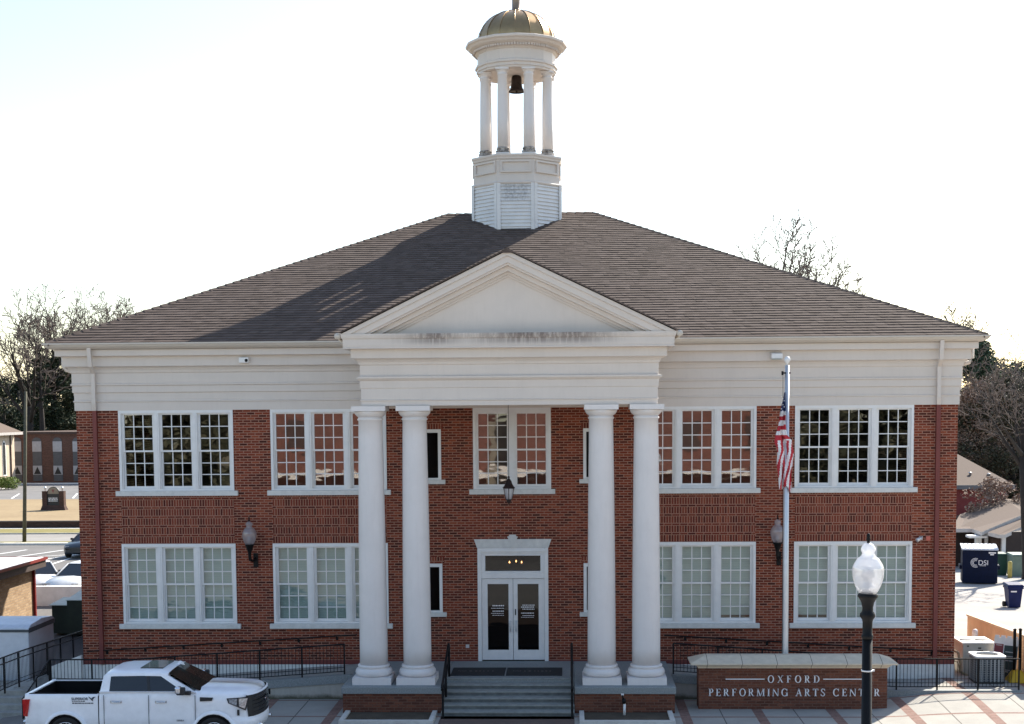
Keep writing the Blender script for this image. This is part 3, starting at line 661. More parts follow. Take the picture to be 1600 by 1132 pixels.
for x in (-52, -49, -46, -43): b.quad((x, 92, .02), (x+.2, 92, .02), (x-2.2, 100, .02), (x-2.4, 100, .02))
tag(b.build('church_kerb', M['line']), kind='structure')
sheet('church_lawn', [-110, -61.5], [90, 132], .03, M['drygrass'])
rw = thing('low_brick_wall', 'long low dark brick retaining wall along the edge of the tan lawn', 'wall')
b = MB(); b.box(-95, -20, 57.2, 57.5, 0, .46); b.build('wall_face', brick_mat('dark_brick', [(0., (.03, .018, .015)), (1., (.075, .04, .03))], (.07, .05, .04)), rw)
b = MB(); b.box(-95, -20, 57.15, 57.55, .462, .54); b.build('coping', plain('dark_coping', (.09, .07, .06), .9), rw)

# ============================================================ ramps and railings
def rz(ax): return max(.26, .72-.072*max(0, ax-4.5))      # ramp surface height at distance ax from the axis
for s, nm in ((-1, 'left'), (1, 'right')):
    xe = 13.3 if s < 0 else 14.3
    r = thing('access_ramp', 'concrete wheelchair ramp with stained stucco wall rising from the landing behind the pickup truck' if s < 0 else 'concrete wheelchair ramp rising behind the lettered brick sign wall', 'ramp', group='ramps to the porch')
    xs = [4.55, 6, 7.5, 9, 10.85, 12, xe]
    b = MB()
    for a, c in zip(xs, xs[1:]):
        za, zc = rz(a), rz(c)
        b.hexa([(s*a, -2.0, -.4), (s*c, -2.0, -.4), (s*c, -.022, -.4), (s*a, -.022, -.4), (s*a, -2.0, za-.07), (s*c, -2.0, zc-.07), (s*c, -.022, zc-.07), (s*a, -.022, za-.07)][:: 1])
    b.build('walkway', M['conc'], r, fix=True)
    b = MB()
    for a, c in zip(xs, xs[1:]):
        za, zc = rz(a), rz(c); b.hexa([(s*a, -2.16, za-.23), (s*c, -2.16, zc-.23), (s*c, -1.93, zc-.23), (s*a, -1.93, za-.23), (s*a, -2.16, za), (s*c, -2.16, zc), (s*c, -1.93, zc), (s*a, -1.93, za)])
    b.build('kerb', M['granite'], r, fix=True)
    b = MB()
    for a, c in zip(xs, xs[1:]):
        za, zc = rz(a)-.232, rz(c)-.232
        if za > .01 or zc > .01: b.hexa([(s*a, -2.12, -.3), (s*c, -2.12, -.3), (s*c, -2.001, -.3), (s*a, -2.001, -.3), (s*a, -2.12, max(za, .01)), (s*c, -2.12, max(zc, .01)), (s*c, -2.001, max(zc, .01)), (s*a, -2.001, max(za, .01))])
    b.build('ramp_wall', M['concwall'], r, fix=True)
    if s < 0:
        b = MB(); b.box(-7.07, -6.88, -2.14, -2.11, .15, .33); b.build('vent_grille', M['black'], r)
def railing(name, label, pts, hgt, cat='railing', group=None, second=False, post=1.15, bot=True):
    """pts: foot points (x, y, z); top rail, bottom rail, posts, pickets"""
    t = thing(name, label, cat, group=group)
    P = [Vector(p) for p in pts]
    up = Vector((0, 0, 1))
    b = MB()
    for a, c in zip(P, P[1:]): b.bar(a+up*hgt, c+up*hgt, .022, 6)
    if second:
        for a, c in zip(P, P[1:]): b.bar(a+up*(hgt-.16)+Vector((.05, 0, 0)), c+up*(hgt-.16)+Vector((.05, 0, 0)), .018, 6)
    b.build('top_rail', M['iron'], t)
    if bot:
        b = MB()
        for a, c in zip(P, P[1:]): b.bar(a+up*.09, c+up*.09, .013); b.bar(a+up*.2, c+up*.2, .009)
        b.build('bottom_rail', M['iron'], t)
    pk = MB()
    for i, (a, c) in enumerate(zip(P, P[1:])):
        L = (c-a).length; n = max(1, round(L/post))
        for k in range(n+(1 if i == len(P)-2 else 0)):
            q = a.lerp(c, k/n); pm = MB(); pm.box(q.x-.02, q.x+.02, q.y-.02, q.y+.02, q.z-.05, q.z+hgt+.01); pm.build('post', M['iron'], t)
        m = max(2, round(L/.1))
        if bot:
            for k in range(1, m): q = a.lerp(c, k/m); pk.bar(q+up*.09, q+up*hgt, .0075)
    if pk.v: pk.build('pickets', M['iron'], t)
    return t
railing('ramp_railing', 'black iron picket railing along the left ramp behind the white pickup', [(-4.75, -2.04, rz(4.75)), (-10.85, -2.04, rz(10.85)), (-13.25, -2.04, .26)], .87, group='ramp railings')
railing('ramp_railing', 'black iron picket railing along the right ramp, ending beside the air conditioners', [(4.6, -2.04, rz(4.6)), (10.85, -2.04, rz(10.85)), (14.25, -2.04, .26)], .88, group='ramp railings')
railing('walkway_railing', 'black railing with double handrail climbing the outer side of the left walkway past the trailer', [(-14.25, 6.0, .0), (-14.2, -2.0, .37), (-14.15, -4.2, .45)], .98, second=True)
railing('landing_railing', 'short black railing dropping down the stair at the left end of the ramp', [(-13.28, -2.06, .26), (-13.2, -4.3, -.42)], .87)
for s in (-1, 1):
    t = thing('wall_handrail', 'thin black handrail bracketed to the brick wall %s of the columns' % ('left' if s < 0 else 'right'), 'handrail', group='handrails on the brick wall')
    a0, z0, a1, z1 = (4.7, 1.52, 12.85, 1.03) if s < 0 else (4.5, 1.5, 12.95, 1.0)
    b = MB(); b.tube([(s*a0, -.005, z0), (s*a0, -.09, z0), (s*(a0+.1), -.09, z0), (s*a1, -.09, z1), (s*a1, -.005, z1)], .02, 6); b.build('rail', M['iron'], t)
    n = 7
    for k in range(n):
        f = (k+.5)/n; x = a0+(a1-a0)*f; z = z0+(z1-z0)*f; b = MB(); b.tube([(s*x, -.09, z-.015), (s*x, -.05, z-.07), (s*x, -.001, z-.08)], .012, 5); b.box(s*x-.035, s*x+.035, -.014, -.001, z-.13, z-.04); b.build('bracket', M['iron'], t)
for s in (-1, 1):
    t = thing('stair_handrail', 'black handrail on the %s side of the front steps' % ('left' if s < 0 else 'right'), 'handrail', group='handrails of the front steps')
    x = s*1.72 if s < 0 else 1.73
    b = MB(); b.tube([(x, -2.45, .72), (x, -2.45, 1.6), (x, -2.52, 1.66), (x, -2.75, 1.62), (x, -4.45, .98), (x, -4.72, .92), (x, -4.78, .86), (x, -4.76, .8), (x, -4.55, .8)], .034, 8); b.build('rail', M['iron'], t)
    b = MB(); b.bar((x, -2.45, 1.3), (x, -4.6, .5), .026, 6); b.build('middle_rail', M['iron'], t)
    for y, z0, z1 in ((-3.55, .36, 1.32), (-4.55, .0, .96)): b = MB(); b.bar((x, y, z0), (x, y, z1), .032, 8); b.build('post', M['iron'], t)
# left walkway, its stair and the white cheek wall
lw = thing('left_walkway', 'grey concrete walkway sloping along the left of the hall above a flight of steps', 'walkway')
b = MB(); b.hexa([(-14.35, -2.05, -.6), (-13.02, -2.05, -.6), (-13.02, 7, -.6), (-14.35, 7, -.6), (-14.35, -2.05, .33), (-13.02, -2.05, .26), (-13.02, 7, -.02), (-14.35, 7, -.02)]); b.build('walk_slab', M['conc'], lw)
b = MB()
for i in range(6): b.box(-17, -13.31, -2.06-.34*(i+1), -2.055-.34*i, -.9, .30-.14*i)
b.box(-17, -14.36, -2.05, -.9, -.6, .30); b.build('steps', M['conc'], lw)
b = MB(); b.prism([(-13.025, -.1), (-13.025, .92), (-13.95, .58), (-13.95, -.1)], -.16, -.02); b.build('cheek_wall', M['stucco'], lw, fix=True)
# ============================================================ doormats, planting beds, spigot
for x0, x1, lab in ((-1.70, -.17, 'left black doormat with pale lettering in front of the door'), (-.13, 1.46, 'right black doormat with pale lettering in front of the door')):
    t = thing('doormat', lab, 'doormat', ((x0+x1)/2, -1.75, .72), 'doormats at the entrance')
    b = MB(); b.box(x0, x1, -2.36, -1.15, .722, .735); b.build('mat', M['mat'], t)
    r0 = random.Random(int(x0*100)); b = MB(); x = x0+.28
    b.sm = False
    for k in range(5): b.box(x0+.18+k*.05, x0+.21+k*.05, -1.72-.03*(k % 2), -1.66-.03*(k % 2), .736, .738)
    x = x0+.5
    while x < x1-.3: q = r0.uniform(.03, .08); b.box(x, x+q, -1.75, -1.67, .736, .738); x += q+r0.uniform(.05, .1)
    b.build('mat_lettering', plain('worn_mat_print', (.16, .15, .13), .9), t)
for s in (-1, 1):
    x0, x1 = sorted((s*1.92, s*4.42)); t = thing('planting_bed', 'bare soil bed with pale stone edging below the %s pair of columns' % ('left' if s < 0 else 'right'), 'planting bed', (s*3.1, -4.6, 0), 'beds under the columns')
    b = MB(); b.box(x0+.13, x1-.13, -5.15, -3.96, -.05, .03); b.build('soil', M['soil'], t)
    b = MB(); b.box(x0, x0+.13, -5.15, -4.0, -.05, .09); b.box(x1-.13, x1, -5.15, -4.0, -.05, .09); b.box(x0, x1, -5.27, -5.152, -.05, .09); b.build('edging', M['kerb'], t, bevel=.01)
t = thing('garden_tap', 'small white standpipe tap in front of the right pedestal', 'tap', (3.13, -4.3, 0))
b = MB(); b.tube([(3.13, -4.3, .02), (3.13, -4.3, .34)], .035, 8); b.build('pipe', M['frame'], t)
b = MB(); b.tube([(3.12, -4.3, .34), (3.11, -4.3, .48)], .05, 8); b.tube([(3.12, -4.32, .46), (3.08, -4.36, .52), (3.07, -4.36, .58)], .02, 6); b.build('tap_head', M['iron'], t)
b = MB(); b.box(3.04, 3.11, -4.35, -4.28, .57, .61); b.build('handle', M['frame'], t)
# ============================================================ sign wall with serif letters
def glyph(mb, ch, x, z, h, y0, y1):
    T, t, sf, st = .155*h, .06*h, .075*h, .05*h
    def B(a, b, c, d): mb.box(x+a, x+b, y0, y1, z+c, z+d)
    def D(a, c, b, d, wd): mb.prism([(x+a-wd/2, z+c), (x+a+wd/2, z+c), (x+b+wd/2, z+d), (x+b-wd/2, z+d)], y0, y1)
    def ser(a, b): B(a-sf, b+sf, 0, st); B(a-sf, b+sf, h-st, h)
    def stem(a, w_=T): B(a, a+w_, 0, h); ser(a, a+w_)
    def arc(cx, cz, rx, rz_, a0, a1, thx, thz, n=14):
        for i in range(n):
            u, v = a0+(a1-a0)*i/n, a0+(a1-a0)*(i+1)/n
            def p(a, o): return (x+cx+(rx-(thx if o else 0))*cos(a), z+cz+(rz_-(thz if o else 0))*sin(a))
            mb.prism([p(u, 0), p(v, 0), p(v, 1), p(u, 1)], y0, y1)
    H = h
    if ch == 'O': arc(.42*H, .5*H, .42*H, .52*H, 0, 2*pi, T, t, 24); return .84*H
    if ch == 'X': D(.12*H, H, .68*H, 0, T*1.1); D(.66*H, H, .1*H, 0, t); [B(a-.1*H, a+.1*H, c, c+st) for a in (.12*H, .68*H) for c in (0, H-st)]; return .8*H
    if ch in 'FE':
        stem(sf); B(sf+T, .58*H, H-t, H); B(sf+T, .46*H, .5*H, .5*H+t); B(.58*H-t, .58*H, .8*H, H); B(.46*H-t, .46*H, .42*H, .62*H)
        if ch == 'E': B(sf+T, .62*H, 0, t); B(.62*H-t, .62*H, 0, .22*H)
        return .64*H
    if ch in 'PRB':
        stem(sf); B(sf+T, .36*H, H-t, H); B(sf+T, .36*H, .46*H, .46*H+t); arc(.36*H, .73*H, .24*H, .27*H, -pi/2, pi/2, T, t)
        if ch == 'R': D(.36*H, .47*H, .62*H, 0, T*1.05); B(.55*H, .76*H, 0, st); return .76*H
        return .62*H
    if ch == 'D': stem(sf); B(sf+T, .36*H, H-t, H); B(sf+T, .36*H, 0, t); arc(.36*H, .5*H, .42*H, .5*H, -pi/2, pi/2, T, t, 18); return .80*H
    if ch == 'M': stem(sf, t); stem(.82*H, T); D(sf+t/2, H, .48*H, 0, T*.95); D(.86*H, H, .48*H, 0, t); return 1.06*H
    if ch == 'N': stem(sf, t); B(.72*H, .72*H+t, 0, H); B(.66*H, .84*H, H-st, H); D(sf, H, .74*H, 0, T); return .84*H
    if ch == 'I': stem(sf); return T+2*sf
    if ch in 'CG':
        arc(.42*H, .5*H, .42*H, .52*H, .25*pi, 1.75*pi, T, t, 22); B(.70*H, .70*H+t, .66*H, .98*H)
        if ch == 'G': B(.66*H, .66*H+T, .02*H, .44*H); B(.58*H, .84*H, .42*H, .42*H+st)
        else: B(.70*H, .70*H+t*.8, .03*H, .2*H)
        return .84*H
    if ch == 'A': D(.12*H, 0, .42*H, H, t); D(.70*H, 0, .40*H, H, T); B(.24*H, .58*H, .3*H, .3*H+t); B(0, .22*H, 0, st); B(.58*H, .84*H, 0, st); return .82*H
    if ch == 'T': B(.27*H, .27*H+T, 0, H); B(.27*H-sf, .27*H+T+sf, 0, st); B(0, .70*H, H-t, H); B(0, t, .78*H, H); B(.70*H-t, .70*H, .78*H, H); return .70*H
    if ch == 'S':
        arc(.27*H, .745*H, .25*H, .27*H, .2*pi, 1.25*pi, T*.8, t); arc(.27*H, .255*H, .27*H, .27*H, -.8*pi, .25*pi, T*.8, t); D(.13*H, .64*H, .42*H, .36*H, T*1.1); B(.47*H, .47*H+t, .72*H, .98*H); B(.0, t, .03*H, .28*H); return .56*H
    return .4*H
def serif_text(mb, text, xl, xr, z, h, y0, y1):
    tmp = MB(); ws = []
    for c in text: ws.append(.34*h if c == ' ' else glyph(tmp, c, 0, 0, h, 0, 1))
    gap = ((xr-xl)-sum(ws))/(len(text)-1); x = xl
    for c, w_ in zip(text, ws):
        if c != ' ': glyph(mb, c, x, z, h, y0, y1)
        x += w_+gap
sg = thing('sign_wall', 'low brick sign wall with cast stone cap lettered OXFORD PERFORMING ARTS CENTER', 'sign', (7.74, -3.1, 0))
b = MB(); b.box(5.19, 10.29, -3.4, -2.8, -.1, 1.13); b.build('brick_body', M['sign_brick'], sg)
b = MB(); b.sweep([(-.05, 1.132), (.02, 1.132), (.02, 1.165), (.045, 1.17), (.06, 1.2), (.12, 1.235), (.19, 1.25), (.235, 1.255), (.235, 1.295), (.20, 1.31), (-.18, 1.46), (-.3, 1.46)], [(5.19, -2.8), (5.19, -3.4), (10.29, -3.4), (10.29, -2.8)], closed=True)
def cap_mat():
    k = NT('cast_stone_cap'); k.p(.85, 0, .2); v = k.coord(); x, y, z = k.sep(v)
    j = k.math('LESS_THAN', k.math('ABSOLUTE', k.math('SUBTRACT', k.math('FRACT', k.math('DIVIDE', k.math('ADD', x, 2.8), .94)), .5)), .009)
    n = k.noise(v, 5, 5, .65)
    k.color(k.mix(j, k.mix(k.ramp(n, [(.3, 0.), (.7, 1.)]), (.66, .58, .46), (.54, .47, .37)), (.16, .14, .11))); k.bump(n, .1, .01); return k.m
b.build('stone_cap', cap_mat(), sg)
b = MB(); serif_text(b, 'OXFORD', 7.06, 8.46, .735, .20, -3.435, -3.401); serif_text(b, 'PERFORMING ARTS CENTER', 5.46, 10.09, .365, .205, -3.435, -3.401); b.build('lettering', M['lettering'], sg)
b = MB(); b.box(5.92, 6.97, -3.43, -3.401, .82, .845); b.build('rule', M['lettering'], sg); b = MB(); b.box(8.56, 9.62, -3.43, -3.401, .82, .845); b.build('rule', M['lettering'], sg)
# ============================================================ lamps
def acorn(mb_lo, mb_hi, x, y, z, s):     # globe of height 1.0*s above z; lower bowl + cap
    mb_lo.lathe(x, y, [(r*s, z+h*s) for r, h in ((.0, .0), (.17, .0), (.20, .05), (.245, .14), (.285, .27), (.30, .37), (.302, .46), (.295, .50))], 28, cap=False)
    mb_hi.lathe(x, y, [(r*s, z+h*s) for r, h in ((.295, .50), (.285, .535), (.25, .60), (.215, .655), (.20, .68), (.175, .69), (.135, .73), (.115, .78), (.14, .83), (.145, .86), (.12, .915), (.08, .96), (.0, .985))], 28, cap=False)
LX, LY = 4.32, -22.5
lp = thing('street_lamp', 'tall black lamp post with clear acorn globe standing in front of the sign wall', 'street lamp', (LX, LY, 0))
T = ray_at(1356, 927, LY); lx, lz = T.x, T.z; gs = (ray_at(1356, 848, LY).z-lz)/.985
b = MB(); b.lathe(lx, LY, [(.26, -.05), (.26, .12), (.2, .2), (.17, .7), (.13, .85), (.085, 1.0), (.075, 1.1), (.068, lz-.62)], 20)
b.lathe(lx, LY, [(.066, lz-.62), (.078, lz-.62), (.078, lz-.57), (.066, lz-.56), (.066, lz-.40), (.075, lz-.36), (.105, lz-.315), (.10, lz-.28), (.075, lz-.245), (.072, lz-.2), (.085, lz-.13), (.12, lz-.065), (.135, lz-.05), (.135, lz-.02), (.10, lz+.005), (.0, lz+.006)], 24); b.build('post', M['black'], lp)
lo, hi = MB(), MB(); acorn(lo, hi, lx, LY, lz, gs); lo.build('globe', M['globe'], lp); hi.build('globe_cap', M['globe_top'], lp)
b = MB(); b.lathe(lx, LY, [(.02, lz+.96*gs), (.022, lz+1.03*gs), (.035, lz+1.05*gs), (.02, lz+1.08*gs), (.028, lz+1.11*gs), (.02, lz+1.15*gs), (.0, lz+1.17*gs)], 10); b.build('finial', M['black'], lp)
b = MB(); b.lathe(lx, LY, [(.10, lz+.02), (.10, lz+.1), (.06, lz+.12), (.06, lz+.2), (.09, lz+.22), (.08, lz+.36), (.0, lz+.37)], 16); b.build('lamp_fitting', M['alum'], lp)
b = MB(); zc = ray_at(1356, 1048, LY).z; b.lathe(lx, LY, [(.07, zc-.01), (.078, zc-.01), (.078, zc+.01), (.07, zc+.01)], 16); b.box(lx+.07, lx+.10, LY-.02, LY+.02, zc-.012, zc+.012); b.build('band', M['alum'], lp)
for s in (-1, 1):
    x = s*7.78 if s < 0 else 7.75
    t = thing('wall_lamp', 'acorn globe wall lamp between the two left window bays' if s < 0 else 'acorn globe wall lamp just left of the flagpole', 'wall lamp', (x, -.4, 3.6), 'wall lamps on the brick front')
    if True:
        lo, hi = MB(), MB(); acorn(lo, hi, x, -.4, 4.28, .70); lo.build('globe', M['globe_old'], t); hi.build('globe_cap', M['globe_old'], t)
        b = MB(); b.lathe(x, -.4, [(.0, 4.95), (.03, 4.97), (.03, 5.0), (.015, 5.02), (.025, 5.05), (.01, 5.1), (.0, 5.11)], 10)
        b.build('finial', M['black'], t)
        b = MB(); b.lathe(x, -.4, [(.0, 3.78), (.03, 3.8), (.045, 3.9), (.05, 4.05), (.08, 4.12), (.12, 4.24), (.14, 4.26), (.14, 4.285), (.0, 4.286)], 16)
        b.tube([(x, -.4, 3.95), (x+.02, -.34, 3.80), (x+.06, -.2, 3.76), (x+.09, -.05, 3.84)], .035, 8); b.box(x+.03, x+.16, -.06, -.001, 3.57, 3.98); b.build('bracket', M['black'], t)
        b = MB(); b.lathe(x, -.4, [(.05, 4.29), (.05, 4.36), (.06, 4.38), (.055, 4.5), (.0, 4.52)], 12); b.box(x-.09, x+.09, -.46, -.34, 4.60, 4.635); b.build('lamp_fitting', M['alum'], t)
t = thing('hanging_lantern', 'dark bronze lantern hanging on a long rod under the portico', 'lantern', (0, -2.0, 5.7))
tx = ray_at(795, 760, -2.0).x
b = MB(); b.bar((tx, -2, 6.25), (tx, -2, 8.41), .008, 6); b.build('rod', M['bronze'], t)
b = MB(); b.lathe(tx, -2, [(.0, 6.36), (.02, 6.33), (.035, 6.3), (.02, 6.27), (.04, 6.25), (.06, 6.22), (.075, 6.2), (.10, 6.12), (.14, 6.05), (.175, 6.02), (.175, 6.0), (.12, 5.985), (.0, 5.98)], 12); b.lathe(tx, -2, [(.0, 5.52), (.015, 5.53), (.02, 5.58), (.06, 5.61), (.065, 5.63), (.05, 5.64), (.09, 5.67), (.09, 5.69), (.0, 5.70)], 12)
for k in range(4): a = k*pi/2; b.bar((tx+.085*cos(a), -2+.085*sin(a), 5.68), (tx+.145*cos(a), -2+.145*sin(a), 6.0), .011)
b.build('lantern_frame', M['bronze'], t)
b = MB(); b.lathe(tx, -2, [(.08, 5.69), (.105, 5.78), (.13, 5.9), (.138, 5.99)], 16, cap=False); b.build('lantern_glass', M['globe'], t)
t = thing('chandelier', 'three small lit bulbs of a chandelier seen through the transom over the door', 'chandelier', (.0, 2.6, 3.6))
for px in (796, 806.5, 815):
    q = ray_at(px, 879 if px != 806.5 else 877.5, 2.6); k = NT('warm_bulb'); k.n.remove(k.b); em = k.node('ShaderNodeEmission'); em.inputs[0].default_value = (1, .5, .2, 1); em.inputs[1].default_value = 14; k.link(em.outputs[0], k.out.inputs[0])
    b = MB(); b.lathe(q.x, 2.6, [(.0, q.z-.03), (.018, q.z-.02), (.022, q.z), (.012, q.z+.03), (.0, q.z+.05)], 10); b.build('bulb', k.m, t)
b = MB(); b.tube([(-.4, 2.6, 3.5), (.3, 2.6, 3.5)], .012, 6); b.bar((0, 2.6, 3.5), (0, 2.6, 4.68), .012, 6); b.build('arm', M['bronze'], t)
# cameras, floodlight, alarm on the front
t = thing('security_camera', 'white security camera with dark lens under the left eave', 'camera', (-7.81, -.3, 9.7))
b = MB(); b.box(-7.9, -7.87, -.30, -.11, 9.66, 9.72); b.box(-7.98, -7.70, -.42, -.27, 9.63, 9.79); b.build('housing', M['frame'], t, bevel=.03)
b = MB(); b.sm = True; b.lathe(-7.76, -.40, [(.0, 9.64), (.05, 9.66), (.06, 9.70), (.05, 9.74), (.0, 9.76)], 12, sy=.6); b.build('lens', M['black'], t)
t = thing('eave_floodlight', 'small white box floodlight under the right eave above the flagpole', 'floodlight', (7.68, -.3, 9.7))
b = MB(); b.prism([(-.27, 9.60), (-.55, 9.62), (-.55, 9.76), (-.27, 9.80)], 7.52, 7.84, 'x'); b.build('housing', M['frame'], t, bevel=.01, fix=True); b = MB(); b.box(7.55, 7.81, -.545, -.30, 9.595, 9.612); b.build('lens', M['blind'], t)
t = thing('fire_alarm', 'red fire alarm horn high on the brick beside the right downspout', 'alarm', (12.2, -.05, 4.3))
b = MB(); b.box(12.12, 12.25, -.06, -.001, 4.29, 4.42); b.build('horn', plain('alarm_red', (.55, .13, .09), .4), t, bevel=.01)
t = thing('wall_spotlight', 'grey twin spotlight on the brick above the right lower window', 'spotlight', (11.95, -.05, 4.3))
b = MB(); b.box(11.93, 12.03, -.03, -.001, 4.31, 4.41); b.bar((11.98, -.03, 4.37), (11.98, -.14, 4.38), .02, 6); b.tube([(11.98, -.13, 4.39), (11.82, -.2, 4.31)], [.04, .065], 10); b.build('spot_head', M['alum'], t)
# ============================================================ flagpole and flag
FX, FY = 7.65, -2.6
t = thing('flagpole', 'slim silver flagpole with a ball on top standing behind the sign wall', 'flagpole', (FX, FY, 0))
b = MB(); b.lathe(FX, FY, [(.16, -.05), (.16, .06), (.1, .12), (.088, .5), (.085, 3), (.06, 9.36)], 20); b.build('pole', M['alum'], t)
b = MB(); b.lathe(FX, FY, [(.03, 9.36), (.02, 9.40), (.055, 9.43), (.085, 9.49), (.085, 9.53), (.05, 9.59), (.0, 9.60)], 16); b.build('ball', M['frame'], t)
b = MB(); b.box(FX-.13, FX+.09, FY-.05, FY+.05, 9.13, 9.17); b.box(FX-.15, FX-.10, FY-.03, FY+.03, 9.09, 9.2); b.bar((FX-.12, FY-.05, 9.12), (FX-.085, FY-.09, 1.3), .006); b.build('truck_and_halyard', M['iron'], t)
fl = MB(); NU, NV = 26, 72
def lerp_t(tab, z):
    for (a, p), (c, q) in zip(tab, tab[1:]):
        if a <= z <= c: return p+(q-p)*(z-a)/(c-a)
    return tab[-1][1]
LEFT = [(0, -.09), (.12, -.15), (.26, -.21), (.42, -.29), (.52, -.335), (.60, -.27), (.75, -.26), (.92, -.235), (1, -.20)]
RIGHT = [(0, -.07), (.30, -.045), (.44, -.02), (.50, .12), (.62, .19), (.72, .15), (1, .13)]
def flag_pt(u, v):      # the cloth hangs limp and folded beside the pole
    l, r = lerp_t(LEFT, v), lerp_t(RIGHT, v); z = 8.62-2.62*v-.12*(u-.5)**2*(v > .9)-.10*u*sm(.85, 1., v)*sin(9*u)
    x = FX+l+(r-l)*u+.012*sin(23*v+4*u); y = FY-.10+.055*sin(11*u+4*v)+.03*sin(21*u-6*v)
    return (x, y, z)
pts = [flag_pt(i/NU, j/NV) for j in range(NV+1) for i in range(NU+1)]
for j in range(NV):
    for i in range(NU):
        u, v = (i+.5)/NU, (j+.5)/NV
        if v < .20: c = 2
        elif v < .50: c = (int((v-.20)/.05+.25*u) + 1) % 2
        else: c = int((u*1.1+(v-.5)*1.35)*5.5) % 2
        fl.mi = c if c == 2 else (1 if c else 0); fl.sm = True
        fl.add([pts[j*(NU+1)+i], pts[j*(NU+1)+i+1], pts[(j+1)*(NU+1)+i+1], pts[(j+1)*(NU+1)+i]], [(0, 1, 2, 3)])
fl.mi = 1
for k in range(9): 
    z = 8.05+.055*k; x = FX-.10-.035*(k % 3); fl.quad((x-.012, FY-.17, z), (x+.012, FY-.17, z), (x+.012, FY-.17, z+.022), (x-.012, FY-.17, z+.022))
f = fl.build('flag', [plain('flag_red', (.48, .03, .045), .8), plain('flag_white', (.78, .77, .78), .8, var=.03), plain('flag_blue', (.03, .045, .16), .8)])
tag(f, 'red, white and blue striped flag hanging limp against the flagpole', 'flag')
# ============================================================ white pickup
TX, TY = -11.63, -7.2      # rear end, centre line
tk = thing('pickup_truck', 'white crew cab pickup parked in front of the left ramp', 'pickup truck', (TX, TY, 0))
def car_paint(name, c):
    k = NT(name); k.p(.28, .0, .5); k.b.inputs['Coat Weight'].default_value = .2; k.b.inputs['Coat Roughness'].default_value = .08
    v = k.coord(); k.color(k.mix(k.ramp(k.noise(v, 5, 4), [(.4, 0.), (.8, 1.)]), c, tuple(q*.9 for q in c))); return k.m
M['truck_white'] = car_paint('pearl_white_paint', (.92, .92, .94))
M['dark_glass'] = plain('tinted_car_glass', (.010, .012, .016), .06, var=.1, spec=.6)
M['tyre'] = plain('tyre_rubber', (.018, .018, .018), .9, var=.2)
M['chrome'] = plain('chrome', (.75, .76, .78), .12, 1., var=.03)
M['bedliner'] = plain('black_bed_liner', (.008, .008, .009), .9, spec=.15)
M['plastic'] = plain('black_plastic', (.015, .015, .017), .5)
M['taillight'] = plain('red_tail_lamp', (.45, .012, .012), .15, var=.3, scale=20)
M['lamp_clear'] = plain('headlamp_glass', (.35, .36, .38), .08, .4, var=.5, scale=20)
HW = 1.01
def arch(cx, r, n=12): return [(cx+r*cos(a), .40+r*1.0*sin(a)) for a in [pi-i*pi/n for i in range(n+1)]]
# body shell: loft of stations along x: each station = half outline (y, z) from sill to centre line of the deck
def loft(mb, st, close=True):
    n = len(st[0][1]); vs = []
    for x, pr in st:
        vs += [(TX+x, TY-y, z) for y, z in pr]+[(TX+x, TY+y, z) for y, z in reversed(pr)]
    m = 2*n
    mb.add(vs, [(i*m+j, i*m+(j+1), (i+1)*m+(j+1), (i+1)*m+j) for i in range(len(st)-1) for j in range(m-1)])
    if close:
        k = (len(st)-1)*m
        mb.add([vs[i] for i in range(m)], [list(range(m))]); mb.add([vs[k+i] for i in range(m)], [list(range(m))[::-1]])
b = MB(); b.sm = True
def hood(x, z, hw, zs=.52, crown=.05): return [(hw-.05, zs), (hw, zs+.12), (hw+.005, .78), (hw-.012, 1.02), (hw-.0, 1.10), (hw-.02, z-.10), (hw-.06, z-.035), (hw-.13, z+.0), (hw*.55, z+crown*.8), (.0, z+crown)]
# front clip: cowl to nose
loft(b, [(4.18, hood(0, 1.44, 1.0)), (4.6, hood(0, 1.425, 1.0)), (5.0, hood(0, 1.415, 1.0)), (5.2, hood(0, 1.41, .975)), (5.36, hood(0, 1.40, .93)), (5.46, hood(0, 1.39, .86)), (5.54, hood(0, 1.38, .75)), (5.60, hood(0, 1.37, .58, crown=.03)), (5.645, hood(0, 1.35, .3, crown=.02))])
# cab lower body
def cabl(x): return [(.95, .50), (1.0, .60), (1.015, .80), (.998, 1.02), (1.0, 1.12), (.985, 1.30), (.955, 1.40), (.9, 1.42), (.5, 1.43), (0, 1.43)]
loft(b, [(1.86, cabl(0)), (3.0, cabl(0)), (4.18, cabl(0))])
bo = b.build('body', M['truck_white'], tk)
# the wheel arches are cut as dark recesses with flared lips (parts below); bed as open box
b = MB()
def bedside(sy):
    pr = [(.95, .52), (1.0, .64), (1.012, .82), (.996, 1.02), (1.0, 1.14), (.99, 1.33), (.965, 1.375), (.90, 1.38), (.885, 1.36), (.885, .70)]
    vs = []
    for x in (0.02, .1, 1.83): vs += [(TX+x, TY+sy*(y-(.03 if x < .05 else 0)), z) for y, z in pr]
    n = len(pr); o = b.sm; b.sm = True
    b.add(vs, [(i*n+j, i*n+j+1, (i+1)*n+j+1, (i+1)*n+j) for i in range(2) for j in range(n-1)]); b.sm = o
    b.add([vs[j] for j in range(n)], [list(range(n))]); b.add([vs[2*n+j] for j in range(n)], [list(range(n))])
bedside(-1); bedside(1)
b.box(TX+.0, TX+.09, TY-.88, TY+.88, .62, 1.36); b.build('cargo_bed', M['truck_white'], tk)
b = MB(); b.box(TX+.095, TX+1.855, TY-.884, TY+.884, .68, .72); b.box(TX+1.80, TX+1.85, TY-.884, TY+.884, .72, 1.34); b.box(TX+.092, TX+.11, TY-.884, TY+.884, .72, 1.33)
